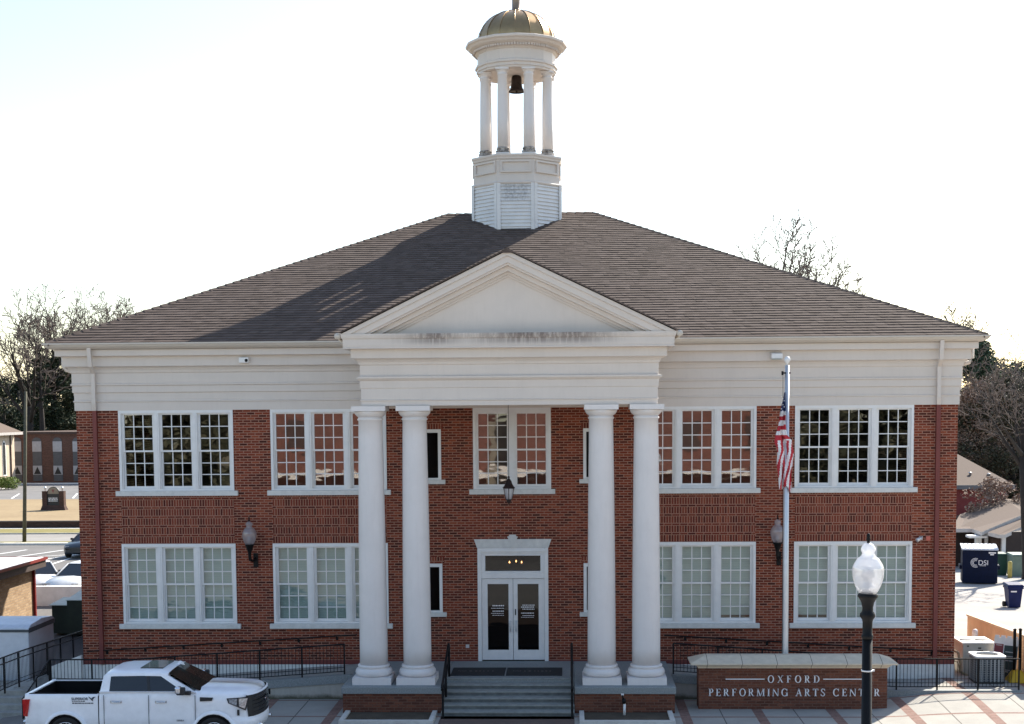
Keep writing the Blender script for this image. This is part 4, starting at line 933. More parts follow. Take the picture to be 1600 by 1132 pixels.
for s in (-1, 1): b.box(TX+.11, TX+1.80, TY+s*.884, TY+s*.86, .72, 1.345); b.box(TX+.12, TX+1.80, TY+s*.885, TY+s*.955, 1.3801, 1.392)
b.build('bed_liner', M['bedliner'], tk)
b = MB(); b.box(TX+1.832, TX+1.858, TY-.985, TY+.985, .55, 1.33); b.build('bed_gap', M['plastic'], tk)
# cab greenhouse: belt z 1.42 -> roof
b = MB(); b.sm = True
def gh(x, hw, z, cr): return [(hw, z), (hw*.93, z+cr*.6), (hw*.6, z+cr), (0, z+cr*1.1)]
belt = [(1.87, .95), (4.36, .95)]
roof_st = [(1.93, .77, 1.80), (2.0, .80, 1.86), (2.2, .82, 1.885), (2.9, .825, 1.895), (3.3, .81, 1.885), (3.52, .79, 1.862)]
loft(b, [(x, [(h_+.025, z-.09), (h_+.012, z-.03), (h_-.03, z), (h_*.6, z+.03), (0, z+.04)]) for x, h_, z in roof_st])
# pillars: A, B, C quads between belt and roof edge on both sides
for s in (-1, 1):
    def side(p): return [(TX+x, TY+s*y, z) for x, y, z in p]
    def pillar(p0, p1, q0, q1):   # p belt pts (x), q roof pts (x,z)
        o = [(p0, .968, 1.40), (p1, .968, 1.40), (q1[0], q1[1]+.03, q1[2]), (q0[0], q0[1]+.03, q0[2])]; i_ = [(x, y-.09, z) for x, y, z in o]
        v = side(o)+side(i_); b.add(v, [(0, 1, 2, 3), (4, 5, 6, 7), (0, 1, 5, 4), (1, 2, 6, 5), (2, 3, 7, 6), (3, 0, 4, 7)])
    b.sm = False
    pillar(1.87, 2.10, (1.93, .77, 1.80), (2.12, .80, 1.83)); pillar(3.98, 4.24, (3.30, .80, 1.825), (3.46, .79, 1.84)); 
    pillar(1.87, 4.24, (1.87, .965, 1.445), (4.16, .965, 1.445))
b.quad((TX+1.868, TY-.95, 1.4), (TX+1.868, TY+.95, 1.4), (TX+1.93, TY+.76, 1.8), (TX+1.93, TY-.76, 1.8))
b.build('cab', M['truck_white'], tk, fix=True)
for s in (-1, 1):
    b = MB(); b.add([(TX+2.05, TY+s*.952, 1.42), (TX+4.10, TY+s*.952, 1.42), (TX+3.40, TY+s*.805, 1.825), (TX+2.08, TY+s*.812, 1.82)], [(0, 1, 2, 3)]); sw_ = b.build('side_window', M['dark_glass'], tk)
    b = MB(); b.add([(TX+3.05, TY+s*.956, 1.42), (TX+3.12, TY+s*.956, 1.42), (TX+3.05, TY+s*.812, 1.825), (TX+2.99, TY+s*.812, 1.825)], [(0, 1, 2, 3)]); b.build('divider', M['plastic'], sw_)
b = MB(); b.add([(TX+4.30, TY-.86, 1.445), (TX+4.30, TY+.86, 1.445), (TX+4.36, TY, 1.455), (TX+3.50, TY-.76, 1.865), (TX+3.50, TY+.76, 1.865), (TX+3.53, TY, 1.895)], [(0, 2, 5, 3), (2, 1, 4, 5)]); b.build('windscreen', plain('windscreen_glass', (.014, .018, .015), .05, var=.3, spec=.1), tk)
b = MB(); b.prism([(TX+2.75, TY-.5), (TX+3.3, TY-.48), (TX+3.3, TY+.48), (TX+2.75, TY+.5)], 1.90, 1.945, 'z'); b.build('sunroof', M['dark_glass'], tk)
b = MB(); b.prism([(TX+3.44, 1.90), (TX+3.62, 1.87), (TX+3.56, 1.95), (TX+3.50, 1.97)], TY+.28, TY+.34); b.build('antenna', M['truck_white'], tk)
# door seams and handles, near side detail set 4 mm proud
sm_ = plain('seam_rubber', (.12, .13, .14), .6)
for x in (1.98, 3.08, 4.22):
    for s in (-1, 1): b = MB(); b.box(TX+x-.006, TX+x+.006, TY+s*1.0, TY+s*1.018, .62, 1.36); b.build('door_seam', sm_, tk)
for s in (-1, 1): b = MB(); b.box(TX+1.95, TX+4.2, TY+s*.985, TY+s*1.0195, .50, .535); b.build('sill_trim', sm_, tk)
for s in (-1, 1):
    for x in (2.17, 3.27):
        b = MB(); b.tube([(TX+x, TY+s*1.0, 1.19), (TX+x+.02, TY+s*1.045, 1.195), (TX+x+.2, TY+s*1.045, 1.195), (TX+x+.22, TY+s*1.0, 1.19)], .018, 6); b.box(TX+x-.03, TX+x+.25, TY+s*.995, TY+s*1.008, 1.165, 1.22); b.build('door_handle', M['chrome'], tk)
    b = MB(); b.box(TX+3.82, TX+4.02, TY+s*1.08, TY+s*1.25, 1.40, 1.58); mr = b.build('wing_mirror', M['plastic'], tk, bevel=.03)
    b = MB(); b.box(TX+3.79, TX+3.93, TY+s*1.075, TY+s*1.262, 1.43, 1.60); b.build('mirror_cap', M['chrome'], mr, bevel=.035)
    b = MB(); b.box(TX+3.98, TX+4.12, TY+s*.96, TY+s*1.10, 1.38, 1.46); b.build('mirror_arm', M['plastic'], mr)
    b = MB(); b.prism([(TX+4.34, 1.21), (TX+4.63, 1.225), (TX+4.66, 1.30), (TX+4.34, 1.31)], TY+s*.99, TY+s*1.022); b.build('fender_vent', M['plastic'], tk, fix=True)
    # arches: dark liner disc + flare
    for cx, r in ((1.03, .50), (4.68, .505)):
        b = MB(); b.prism(arch(cx+TX, r)+[(TX+cx+r, .30), (TX+cx-r, .30)], TY+s*.9, TY+s*1.018); b.build('wheel_well', M['bedliner'], tk, fix=True)
        b = MB(); b.sm = True; o, i_ = arch(cx+TX, r+.085), arch(cx+TX, r); n = len(o); y0, y1 = TY+s*1.008, TY+s*1.075
        b.add([(x, y0, z) for x, z in o]+[(x, y1, z-.02*(z > .5)) for x, z in [(TX+cx+(x-TX-cx)*.93, .4+(z-.4)*.95) for x, z in o]]+[(x, y1, z) for x, z in i_]+[(x, TY+s*.93, z) for x, z in i_], [(q*n+j, q*n+j+1, (q+1)*n+j+1, (q+1)*n+j) for q in range(3) for j in range(n-1)]); b.build('wheel_arch', M['truck_white'], tk, fix=True)
        wc = TX+cx; wy = TY+s*.955; w_ = MB()
        def disc(mb, prof, n=32):
            vs = []
            for r_, y in prof: vs += [(wc+r_*cos(2*pi*k/n), wy+s*y, .41+r_*sin(2*pi*k/n)) for k in range(n)]
            o2 = mb.sm; mb.sm = True; mb.add(vs, [(j*n+k, j*n+(k+1) % n, (j+1)*n+(k+1) % n, (j+1)*n+k) for j in range(len(prof)-1) for k in range(n)]); mb.sm = o2
        wh = MB(); disc(wh, [(.27, .06), (.30, .05), (.30, -.2), (.1, -.2)]); wheel = wh.build('wheel', M['plastic'], tk, fix=True)
        disc(w_, [(.29, .055), (.31, .10), (.37, .112), (.405, .09), (.412, .03), (.412, -.2), (.37, -.22), (.29, -.2)]); w_.build('tyre', M['tyre'], wheel, fix=True)
        rm = MB(); disc(rm, [(.285, .062), (.30, .085), (.27, .085), (.262, .05), (.255, .0)]); disc(rm, [(.0, .07), (.06, .07), (.075, .05), (.075, .0)])
        for k in range(6):
            a = 2*pi*k/6+.3
            for da in (-.16, .16):
                p = [(wc+.06*cos(a+da*.6), .41+.06*sin(a+da*.6)), (wc+.275*cos(a+da-.05), .41+.275*sin(a+da-.05)), (wc+.275*cos(a+da+.05), .41+.275*sin(a+da+.05)), (wc+.06*cos(a+da*.6+.35), .41+.06*sin(a+da*.6+.35))]
                rm.prism(p, wy+s*.03, wy+s*.07)
        rm.build('rim', M['chrome'], wheel, fix=True)
# rear
for s in (-1, 1):
    b = MB(); b.hexa([(TX-.02, TY+s*.985, .84), (TX+.09, TY+s*1.03, .84), (TX+.11, TY+s*.90, .84), (TX-.02, TY+s*.86, .84), (TX-.035, TY+s*.985, 1.25), (TX+.16, TY+s*1.03, 1.26), (TX+.16, TY+s*.90, 1.26), (TX-.035, TY+s*.86, 1.25)]); b.build('tail_light', M['taillight'], tk, fix=True)
b = MB(); b.box(TX-.06, TX+.2, TY-.93, TY+.93, .52, .72); b.build('rear_bumper', M['chrome'], tk, bevel=.03)
# front: grille, lights, bumper
fr_ = [(-.90, 5.41), (-.78, 5.515), (-.58, 5.60), (-.3, 5.655), (0, 5.67), (.3, 5.655), (.58, 5.60), (.78, 5.515), (.90, 5.41)]
def face(mb, z0, z1, off, w0=1., w1=1.):
    vs = [(TX+x+off, TY+y*w0, z0) for y, x in fr_]+[(TX+x+off-.04, TY+y*w1, z1) for y, x in fr_]; n = len(fr_)
    mb.add(vs, [(i, i+1, n+i+1, n+i) for i in range(n-1)])
b = MB(); face(b, .80, 1.335, .07, .95, 1.0); gr = b.build('grille', M['plastic'], tk)
b = MB()
for z in (.90, .99, 1.08, 1.17, 1.25): face(b, z, z+.018, .085, .93, .93)
b.build('grille_bar', plain('dark_chrome', (.10, .10, .11), .25, .8), gr)
b = MB()
face(b, 1.336, 1.37, .065, 1.0, 1.0)
face(b, .76, .80, .08, .95, .93)
b.build('grille_surround', M['truck_white'], gr, fix=True)
def sans(name, text, size, loc, rot, mat, parent, depth=.002):
    cu = bpy.data.curves.new(name, 'FONT'); cu.body = text; cu.size = size; cu.extrude = depth; cu.align_x = 'CENTER'; cu.align_y = 'CENTER'
    tmp = bpy.data.objects.new(name, cu); me = bpy.data.meshes.new_from_object(tmp); bpy.data.objects.remove(tmp); bpy.data.curves.remove(cu)
    o = bpy.data.objects.new(name, me); me.materials.append(mat); COL.objects.link(o); o.rotation_euler = rot
    base = WL[parent.name]; o.location = Vector(loc)-base; o.parent = parent; WL[o.name] = WL[parent.name].copy(); return o
sans('emblem', 'GMC', .17, (TX+5.755, TY, 1.12), (pi/2, 0, pi/2), M['chrome'], tk, .012)
for s in (-1, 1):
    b = MB(); b.hexa([(TX+5.03, TY+s*1.008, 1.16), (TX+5.45, TY+s*.985, .98), (TX+5.43, TY+s*.86, .98), (TX+5.05, TY+s*.9, 1.16), (TX+4.99, TY+s*1.010, 1.28), (TX+5.54, TY+s*.955, 1.30), (TX+5.49, TY+s*.80, 1.30), (TX+5.03, TY+s*.88, 1.28)]); hl = b.build('headlight', M['plastic'], tk, fix=True)
    b = MB(); b.hexa([(TX+5.06, TY+s*1.02, 1.17), (TX+5.23, TY+s*1.012, 1.10), (TX+5.22, TY+s*.95, 1.10), (TX+5.07, TY+s*.96, 1.17), (TX+5.04, TY+s*1.02, 1.26), (TX+5.25, TY+s*1.006, 1.27), (TX+5.24, TY+s*.94, 1.27), (TX+5.05, TY+s*.96, 1.26)]); b.build('lens', M['lamp_clear'], hl, fix=True)
    b = MB(); b.hexa([(TX+5.29, TY+s*1.006, 1.09), (TX+5.43, TY+s*1.0, 1.03), (TX+5.42, TY+s*.9, 1.03), (TX+5.29, TY+s*.93, 1.09), (TX+5.29, TY+s*1.0, 1.275), (TX+5.50, TY+s*.972, 1.28), (TX+5.48, TY+s*.88, 1.28), (TX+5.29, TY+s*.93, 1.275)]); b.build('lens', M['lamp_clear'], hl, fix=True)
    b = MB(); b.box(TX+5.24, TX+5.29, TY+s*.965, TY+s*1.0, .86, 1.0); b.build('marker_lamp', M['plastic'], tk)
b = MB(); b.sm = True
bp = [(-1.01, 5.0), (-1.0, 5.2), (-.95, 5.40), (-.82, 5.56), (-.6, 5.67), (-.3, 5.735), (0, 5.75), (.3, 5.735), (.6, 5.67), (.82, 5.56), (.95, 5.40), (1.0, 5.2), (1.01, 5.0)]
n = len(bp); zz = [(.50, -.10), (.52, -.02), (.66, .0), (.78, -.015), (.82, -.10)]
b.add([(TX+x+o, TY+y*(1+.005*(o > -.01)), z) for z, o in zz for y, x in bp], [(j*n+i, j*n+i+1, (j+1)*n+i+1, (j+1)*n+i) for j in range(4) for i in range(n-1)]); b.build('front_bumper', M['truck_white'], tk)
b = MB(); b.box(TX+5.2, TX+5.62, TY-.75, TY+.75, .42, .50); b.build('skid_plate', M['plastic'], tk, bevel=.02)
for s in (-1, 1): b = MB(); b.tube([(TX+5.60, TY+s*.55, .55), (TX+5.74, TY+s*.5, .55)], .045, 10); b.build('tow_hook', M['chrome'], tk)
# decal on the bed side
dk = plain('decal_black', (.03, .04, .06), .5)
sans('decal', 'SUPERIOR', .092, (TX+1.385, TY-1.005, 1.265), (pi/2, 0, 0), dk, tk, .004)
b = MB(); X, Z, y0, y1 = TX+1.645, 1.27, TY-1.01, TY-1.0
b.prism([(X+.7*a, Z+.7*c) for a, c in ((0, 0), (.05, .01), (.10, .06), (.20, .075), (.13, .02), (.09, -.03), (.10, -.09), (.05, -.05), (.02, -.02), (-.03, .07), (-.06, .075))], y0, y1)
r0 = random.Random(4)
for z, xe, hh in ((1.20, 1.5, .018), (1.15, 1.72, .024)):
    x = 1.2
    while x < xe: q = r0.uniform(.02, .06); b.box(TX+x, TX+x+q, y0, y1, z, z+hh); x += q+.014
b.build('decal', dk, tk, fix=True)
sans('badge', 'SIERRA', .06, (TX+3.85, TY-1.02, .74), (pi/2, 0, 0), plain('badge_grey', (.2, .21, .23), .3, .5), tk, .003)
# ============================================================ right yard
PAD = .02
def condenser(name, label, x, y, w_, h, z=.22):
    t = thing(name, label, 'air conditioner', (x, y, z), 'outdoor air conditioning units')
    def rr(hw, rad, n=5): return [(x+sx*(hw-rad)+rad*cos(a), y+sy*(hw-rad)+rad*sin(a)) for sx, sy, a0 in ((1, 1, 0), (-1, 1, pi/2), (-1, -1, pi), (1, -1, 1.5*pi)) for a in [a0+pi/2*i/n for i in range(n+1)]]
    b = MB(); b.prism(rr(w_*.47, .14), z, z+.06, 'z'); b.build('base', M['plastic'], t)
    b = MB(); b.prism(rr(w_*.445, .13), z+.06, z+h-.05, 'z'); b.build('coil', plain('dark_coil', (.06, .075, .09), .7, .3), t)
    b = MB(); pr = rr(w_*.475, .14, 6)
    P = [Vector(p) for p in pr]; m = len(P)
    for i in range(m):
        a, c = P[i], P[(i+1) % m]; L = (c-a).length; k = max(1, round(L/.105))
        for j in range(k):
            q0 = a.lerp(c, (j+.12)/k); q1 = a.lerp(c, (j+.58)/k); b.quad((q0.x, q0.y, z+.06), (q1.x, q1.y, z+.06), (q1.x, q1.y, z+h-.05), (q0.x, q0.y, z+h-.05))
    for zz in lins(z+.1, z+h-.1, 9): 
        for i in range(m): a, c = P[i], P[(i+1) % m]; b.quad((a.x, a.y, zz), (c.x, c.y, zz), (c.x, c.y, zz+.008), (a.x, a.y, zz+.008))
    b.build('louvre_panel', plain('grey_louvre', (.34, .36, .37), .5, .2), t)
    b = MB(); out = rr(w_*.5, .15); inn = [(x+.36*w_*cos(a), y+.36*w_*sin(a)) for a in [pi/2*((i//6))+pi/2*(i % 6)/5 for i in range(24)]]
    n = len(out); b.add([(p[0], p[1], z+h-.05) for p in out]+[(p[0], p[1], z+h) for p in out]+[(p[0], p[1], z+h+.01) for p in inn]+[(p[0], p[1], z+h-.04) for p in inn], [(q*n+i, q*n+(i+1) % n, (q+1)*n+(i+1) % n, (q+1)*n+i) for q in range(3) for i in range(n)])
    b.build('lid', plain('white_lid', (.68, .68, .66), .5), t)
    b = MB(); b.lathe(x, y, [(.36*w_, z+h-.045), (.0, z+h-.05)], 24, cap=False)
    for r in (.08, .14, .2, .26, .32): b.lathe(x, y, [(r*w_-.006, z+h-.01), (r*w_+.006, z+h-.01)], 24, cap=False)
    b.build('fan_guard', M['plastic'], t)
    return t
condenser('condenser_unit', 'round cornered grey condenser with white lid just behind the black railing', 13.80, -.55, .9, .80)
condenser('condenser_unit', 'white topped condenser far back beside the brick corner, mostly hidden', 13.72, 4.6, .85, .80, .02)
t = thing('package_unit', 'large beige air conditioning cabinet with two fans on top behind the grey condenser', 'air conditioner', (13.85, .85, .2), 'outdoor air conditioning units')
x0, x1, y0, y1 = 13.38, 14.32, .45, 1.55
b = MB(); b.box(x0, x1, y0, y1, .22, 1.14); bx = b.build('cabinet', plain('beige_cabinet', (.40, .39, .34), .55), t, bevel=.015)
b = MB(); b.box(x0-.03, x1+.03, y0-.03, y1+.03, 1.142, 1.19); b.build('top_panel', plain('pale_cabinet_top', (.62, .61, .57), .55), t, bevel=.01)
for xx in (13.62, 14.08):
    b = MB(); b.lathe(xx, 1.0, [(.19, 1.191), (.19, 1.205), (.16, 1.206), (.0, 1.2)], 20); b.build('fan', M['plastic'], t)
b = MB(); b.box(13.80, 13.98, y0-.006, y0-.001, .90, .96); b.box(13.83, 13.92, y0-.006, y0-.001, 1.0, 1.04); b.box(13.5, 13.56, y0-.006, y0-.001, 1.06, 1.10); b.build('label_plate', M['plastic'], t)
b = MB(); b.tube([(13.02, .42, 1.0), (13.22, .38, .9), (13.3, .38, .55), (13.27, .36, .35), (13.5, .3, .22), (13.75, .3, .26)], .035, 8); b.tube([(13.02, .3, .7), (13.2, .3, .62), (13.28, .33, .3)], .015, 6); b.build('insulated_pipe', plain('pipe_foam', (.30, .24, .15), .9), t)
t = thing('vent_pipe', 'short white capped pipe standing in front of the tan wall', 'pipe', (14.3, 2.6, .0)); b = MB(); b.lathe(14.35, 2.6, [(.09, 0), (.09, 1.16), (.08, 1.22), (.05, 1.25), (.0, 1.26)], 14); b.build('pipe', M['frame'], t)
t = thing('yard_wall', 'tan stucco wall beside the air conditioning yard', 'wall', (14.9, 2, 0)); b = MB(); b.prism([(-1.6, -.1), (5.75, -.1), (5.75, 1.20), (-1.6, 1.50)], 15.0, 15.22, 'x'); b.build('stucco_face', plain('tan_stucco', (.72, .50, .30), .9, var=.1, scale=2.5, bump=.2), t, fix=True)
b = MB(); b.prism([(-1.63, 1.502), (5.78, 1.202), (5.78, 1.26), (-1.63, 1.56)], 14.97, 15.25, 'x'); b.build('coping', plain('tan_coping', (.70, .56, .40), .9), t, fix=True)
t = thing('display_panels', 'white backed sign panels, one maroon and one dark green, leaning on the tan wall', 'sign panels', (14.6, .2, .2))
def lean(mb, u0, u1, v0, v1, off=0.):     # panel plane leaning back against the wall: u along, v up
    o = Vector((14.12, .16, .2)); U = Vector((.62, -.30, -.03)); V = Vector((.14, .1, 1.26)); N = U.cross(V).normalized()
    if N.y > 0: N = -N
    p = [o+U*u+V*v+N*off for u, v in ((u0, v0), (u1, v0), (u1, v1), (u0, v1))]; q = [a-N*.02 for a in p]
    mb.add(p+q, [(0, 1, 2, 3), (7, 6, 5, 4), (0, 4, 5, 1), (1, 5, 6, 2), (2, 6, 7, 3), (3, 7, 4, 0)])
b = MB(); lean(b, 0, 1, 0, .95)
for k in range(4): lean(b, .02+k*.25, .20+k*.25, .92, 1.0, .03)
b.build('backing', plain('white_board', (.70, .66, .63), .7), t)
b = MB(); lean(b, .03, .40, .42, .80, .006); b.build('maroon_panel', plain('maroon_sheet', (.20, .035, .04), .6), t)
b = MB(); lean(b, .44, .98, .0, .78, .006); b.build('green_panel', plain('dark_green_sheet', (.022, .04, .038), .6), t)
b = MB()
for v, u0, u1 in ((.76, .1, .34), (.55, .08, .36), (.52, .08, .33), (.62, .5, .9), (.52, .5, .86), (.42, .52, .93), (.2, .55, .75), (.16, .5, .7)): lean(b, u0, u1, v, v+.018, .012)
b.build('panel_print', plain('pale_print', (.45, .43, .42), .7), t)
t = thing('post_stand', 'pair of black posts standing in a yellow base by the end of the railing', 'post stand', (14.75, -.55, .2))
b = MB(); b.hexa([(14.38, -.85, .2), (15.0-.03, -.85, .2), (14.97, -.2, .2), (14.38, -.2, .2), (14.56, -.66, .55), (14.80, -.66, .55), (14.80, -.4, .55), (14.56, -.4, .55)]); b.build('base', plain('yellow_plastic', (.62, .40, .02), .5), t, bevel=.05)
for x in (14.60, 14.76):
    b = MB(); b.lathe(x, -.5, [(.045, .5), (.045, 1.70), (.05, 1.71), (.05, 1.75), (.0, 1.77)], 12); b.build('post', M['black'], t)
# ---- bins in the lot
dY = 32.6; q = ray_at(1531, 900, dY); dz = gz(q.x, dY); w2 = .88
t = thing('front_load_dumpster', 'large dark blue dumpster with white logo in the lot on the right', 'dumpster', (0, 0, 0))
navy = plain('navy_steel', (.003, .008, .03), .6, var=.25, scale=4, spec=.15)
b = MB(); b.prism([(0, .05), (1.5, .05), (1.5, 1.90), (0, 1.78)], -w2, w2, 'x'); b.build('body', navy, t, True, bevel=.02, fix=True)
b = MB()
for k in range(9): b.prism([(-.07, 1.785), (-.05, 1.87), (1.55, 1.99), (1.55, 1.91)], -w2-.04+k*(2*w2+.08)/9, -w2-.04+(k+.8)*(2*w2+.08)/9, 'x')
b.prism([(-.04, 1.784), (-.04, 1.83), (1.54, 1.95), (1.54, 1.904)], -w2-.03, w2+.03, 'x'); b.build('lid', plain('sun_bleached_lid', (.50, .54, .62), .5), t, True, fix=True)
for s in (-1, 1): b = MB(); b.box(s*(w2+.001), s*(w2+.13), .25, 1.2, .75, .95); b.build('fork_pocket', navy, t, True)
sans('logo', 'DSI', .36, (.16, -.012, 1.12), (pi/2, 0, 0), M['lettering'], t, .004)
b = MB(); xc = -.22
for r in (.13, .19, .25):
    for i in range(14):
        a, c = pi*.35+pi*1.3*i/14, pi*.35+pi*1.3*(i+1)/14
        b.prism([(xc+r*cos(a), 1.12+r*sin(a)), (xc+r*cos(c), 1.12+r*sin(c)), (xc+(r-.025)*cos(c), 1.12+(r-.025)*sin(c)), (xc+(r-.025)*cos(a), 1.12+(r-.025)*sin(a))], -.016, -.004)
b.box(-.02, .30, -.016, -.004, .96, .98); b.build('logo_arcs', M['lettering'], t, True, fix=True)
b = MB(); b.box(.42, .78, -.016, -.004, 1.62, 1.69); b.box(.50, .68, -.016, -.004, 1.53, 1.59); b.build('number_print', M['lettering'], t, True)
t.location = (q.x, dY, dz); t.rotation_euler.z = -R_(12)
t = thing('wheeled_bin', 'blue wheeled bin standing alone in the lot nearest the tan wall', 'bin'); cy = 19.6; q = ray_at(1583, 930, cy); cz = gz(q.x, cy)
bm_ = plain('blue_plastic', (.007, .013, .075), .5, var=.15, spec=.2)
b = MB(); b.hexa([(q.x-.24, cy-.25, cz+.03), (q.x+.24, cy-.25, cz+.03), (q.x+.22, cy+.25, cz+.03), (q.x-.22, cy+.25, cz+.03), (q.x-.31, cy-.33, cz+.93), (q.x+.31, cy-.33, cz+.93), (q.x+.31, cy+.36, cz+.97), (q.x-.31, cy+.36, cz+.97)]); b.box(q.x-.335, q.x+.335, cy-.36, cy+.36, cz+.84, cz+.93); b.build('tub', bm_, t)
b = MB(); b.hexa([(q.x-.36, cy-.40, cz+.94), (q.x+.36, cy-.40, cz+.94), (q.x+.36, cy+.42, cz+.98), (q.x-.36, cy+.42, cz+.98), (q.x-.30, cy-.33, cz+1.02), (q.x+.30, cy-.33, cz+1.02), (q.x+.30, cy+.38, cz+1.07), (q.x-.30, cy+.38, cz+1.07)]); b.build('lid', bm_, t)
b = MB(); b.box(q.x-.2, q.x+.05, cy-.335, cy-.318, cz+.70, cz+.76); b.build('label_print', M['lettering'], t)
b = MB(); b.tube([(q.x+.2, cy+.3, cz+.12), (q.x+.34, cy+.3, cz+.12)], .12, 12); b.build('wheel', M['tyre'], t); b = MB(); b.tube([(q.x-.34, cy+.3, cz+.12), (q.x-.2, cy+.3, cz+.12)], .12, 12); b.build('wheel', M['tyre'], t)
def tote(px, py, Y, w_, h, mat, name, label, cat):
    q = ray_at(px, py, Y); z = gz(q.x, Y); t = thing(name, label, cat, (q.x, Y, z))
    b = MB(); b.box(q.x-w_/2, q.x+w_/2, Y, Y+w_, z, z+h); b.build('body', mat, t, bevel=.03); b = MB(); b.hexa([(q.x-w_/2-.03, Y-.04, z+h), (q.x+w_/2+.03, Y-.04, z+h), (q.x+w_/2+.03, Y+w_+.03, z+h), (q.x-w_/2-.03, Y+w_+.03, z+h), (q.x-w_/2, Y, z+h+.08), (q.x+w_/2, Y, z+h+.08), (q.x+w_/2, Y+w_, z+h+.12), (q.x-w_/2, Y+w_, z+h+.12)]); b.build('lid', mat, t)
tote(1562, 880, 39, .8, 1.15, plain('green_plastic', (.02, .075, .05), .5), 'wheeled_bin', 'green bin half hidden behind the dark blue dumpster', 'bin')
tote(1598, 880, 38, 1.1, 1.15, plain('transformer_green', (.16, .22, .18), .6), 'transformer_box', 'pale green transformer box by the dark house wall', 'utility box')
q = ray_at(1578, 890, 37); z = gz(q.x, 37); t = thing('bollard', 'faded yellow bollard between the blue dumpster and the transformer box', 'bollard', (q.x, 37, z)); b = MB(); b.lathe(q.x, 37, [(.12, z), (.12, z+.85), (.08, z+.92), (.0, z+.94)], 12); b.build('post', plain('faded_yellow', (.52, .42, .12), .7, var=.2), t)
# ---- houses on the right
hz = gz(30, 43)
t = thing('brick_house', 'low dark brick house with tan shingle roof and white porch posts beyond the dumpster', 'house')
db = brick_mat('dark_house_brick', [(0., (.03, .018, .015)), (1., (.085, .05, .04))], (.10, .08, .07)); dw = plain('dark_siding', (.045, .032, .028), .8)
def px_x(px, Y): return ray_at(px, 830, Y).x
xa, xb_, xc_ = px_x(1475, 45), px_x(1540, 45), px_x(1569, 43)
ze = ray_at(1530, 833, 43).z
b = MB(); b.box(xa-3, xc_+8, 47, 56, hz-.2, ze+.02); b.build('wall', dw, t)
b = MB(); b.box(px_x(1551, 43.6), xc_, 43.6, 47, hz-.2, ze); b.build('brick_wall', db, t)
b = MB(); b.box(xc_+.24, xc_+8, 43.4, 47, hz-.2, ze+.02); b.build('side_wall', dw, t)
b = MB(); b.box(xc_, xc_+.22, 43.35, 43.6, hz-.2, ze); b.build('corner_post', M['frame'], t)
for px in (1526, 1531, 1541): X = px_x(px, 44.3); b = MB(); b.box(X-.09, X+.09, 44.2, 44.4, hz-.2, ze); b.build('porch_post', M['frame'], t)
b = MB(); X = px_x(1536, 44.5); b.box(X-.22, X+.22, 44.45, 44.7, hz-.2, ze); b.build('brick_pier', db, t)
def solid_roof(mb, tri, th=.18):
    v = [Vector(p) for p in tri]; n = len(v); mb.add(v+[p-Vector((0, 0, th)) for p in v], [list(range(n)), list(range(2*n-1, n-1, -1))]+[(i, n+i, n+(i+1) % n, (i+1) % n) for i in range(n)])
E1, E2, E3 = ray_at(1486, 827, 45.0), ray_at(1518, 827, 45.0), ray_at(1534, 832, 43.0)
Rg1, Rg2 = ray_at(1500, 804, 52), ray_at(1571, 780, 51.5)
G1 = ray_at(1602, 803, 47); G2 = ray_at(1612, 780, 54)
b = MB(); solid_roof(b, [E1, E2, E3, G1, G2, Rg2, Rg1]); 
H1, H2, H3, H4 = ray_at(1543, 832, 43.0), ray_at(1560, 836, 42.6), ray_at(1570, 836, 42.6), ray_at(1606, 819, 45.5); H5 = ray_at(1606, 808, 46.5)
solid_roof(b, [H1, H2, H3, H4, H5], .14); solid_roof(b, [Rg1, Rg2, G2, G2+Vector((4, 8, -1.5)), Rg1+Vector((0, 8, -1.5))])
b.build('roof', M['far_roof'], t)
b = MB(); 
for p, q in ((E1, E2), (E2, E3), (E3, G1), (H1, H2), (H2, H3), (H3, H4)): b.add([p+Vector((0, -.03, .02)), q+Vector((0, -.03, .02)), q+Vector((0, -.03, -.2)), p+Vector((0, -.03, -.2))], [(0, 1, 2, 3)])
b.build('fascia', plain('pale_fascia', (.52, .48, .45), .7), t)
b = MB(); c = ray_at(1524, 838, 44); b.box(c.x-.55, c.x+.55, 43.4, 44.2, c.z-.08, c.z+.08); b.build('awning', M['frame'], t, bevel=.05)
t = thing('red_house', 'red walled building with a tan hipped roof rising behind the low dark house', 'house')
Y = 60; e0, e1, e2 = ray_at(1480, 759, Y), ray_at(1586, 758, Y), ray_at(1594, 752, Y+9); rg = ray_at(1493, 707, Y+7); rg0 = ray_at(1440, 706, Y+7)
b = MB(); b.box(e0.x-8, e1.x-.5, Y+.4, Y+14, gz(40, Y)-.5, e0.z-.15); b.build('wall', plain('red_wall', (.24, .045, .04), .8), t)
b = MB(); eL = Vector((e0.x-9, e0.y, e0.z)); eR = Vector((e1.x, Y, e1.z)); eB = Vector((e1.x, Y+15, e1.z)); eLB = Vector((eL.x, Y+15, e1.z)); r0_ = Vector((rg0.x, Y+7.5, rg.z)); r1_ = Vector((rg.x, Y+7.5, rg.z))
b.add([eL, eR, r1_, r0_, eB, eLB], [(0, 1, 2, 3), (1, 4, 2), (4, 5, 3, 2), (5, 0, 3), (0, 5, 4, 1)]); b.build('roof', M['far_roof'], t)
b = MB(); b.box(eL.x, eR.x, Y-.06, Y-.02, e0.z-.28, e0.z+.02); b.build('fascia', plain('grey_fascia', (.16, .16, .17), .7), t)
for px, py in ((1516, 742), (1519, 749), (1545, 744), (1547, 750)):
    q = ray_at(px, py, Y+2.2); b = MB(); b.lathe(q.x, q.y, [(.10, q.z-.35), (.10, q.z+.12), (.14, q.z+.13), (.14, q.z+.17), (.0, q.z+.2)], 8); b.build('roof_vent', M['alum'], t)
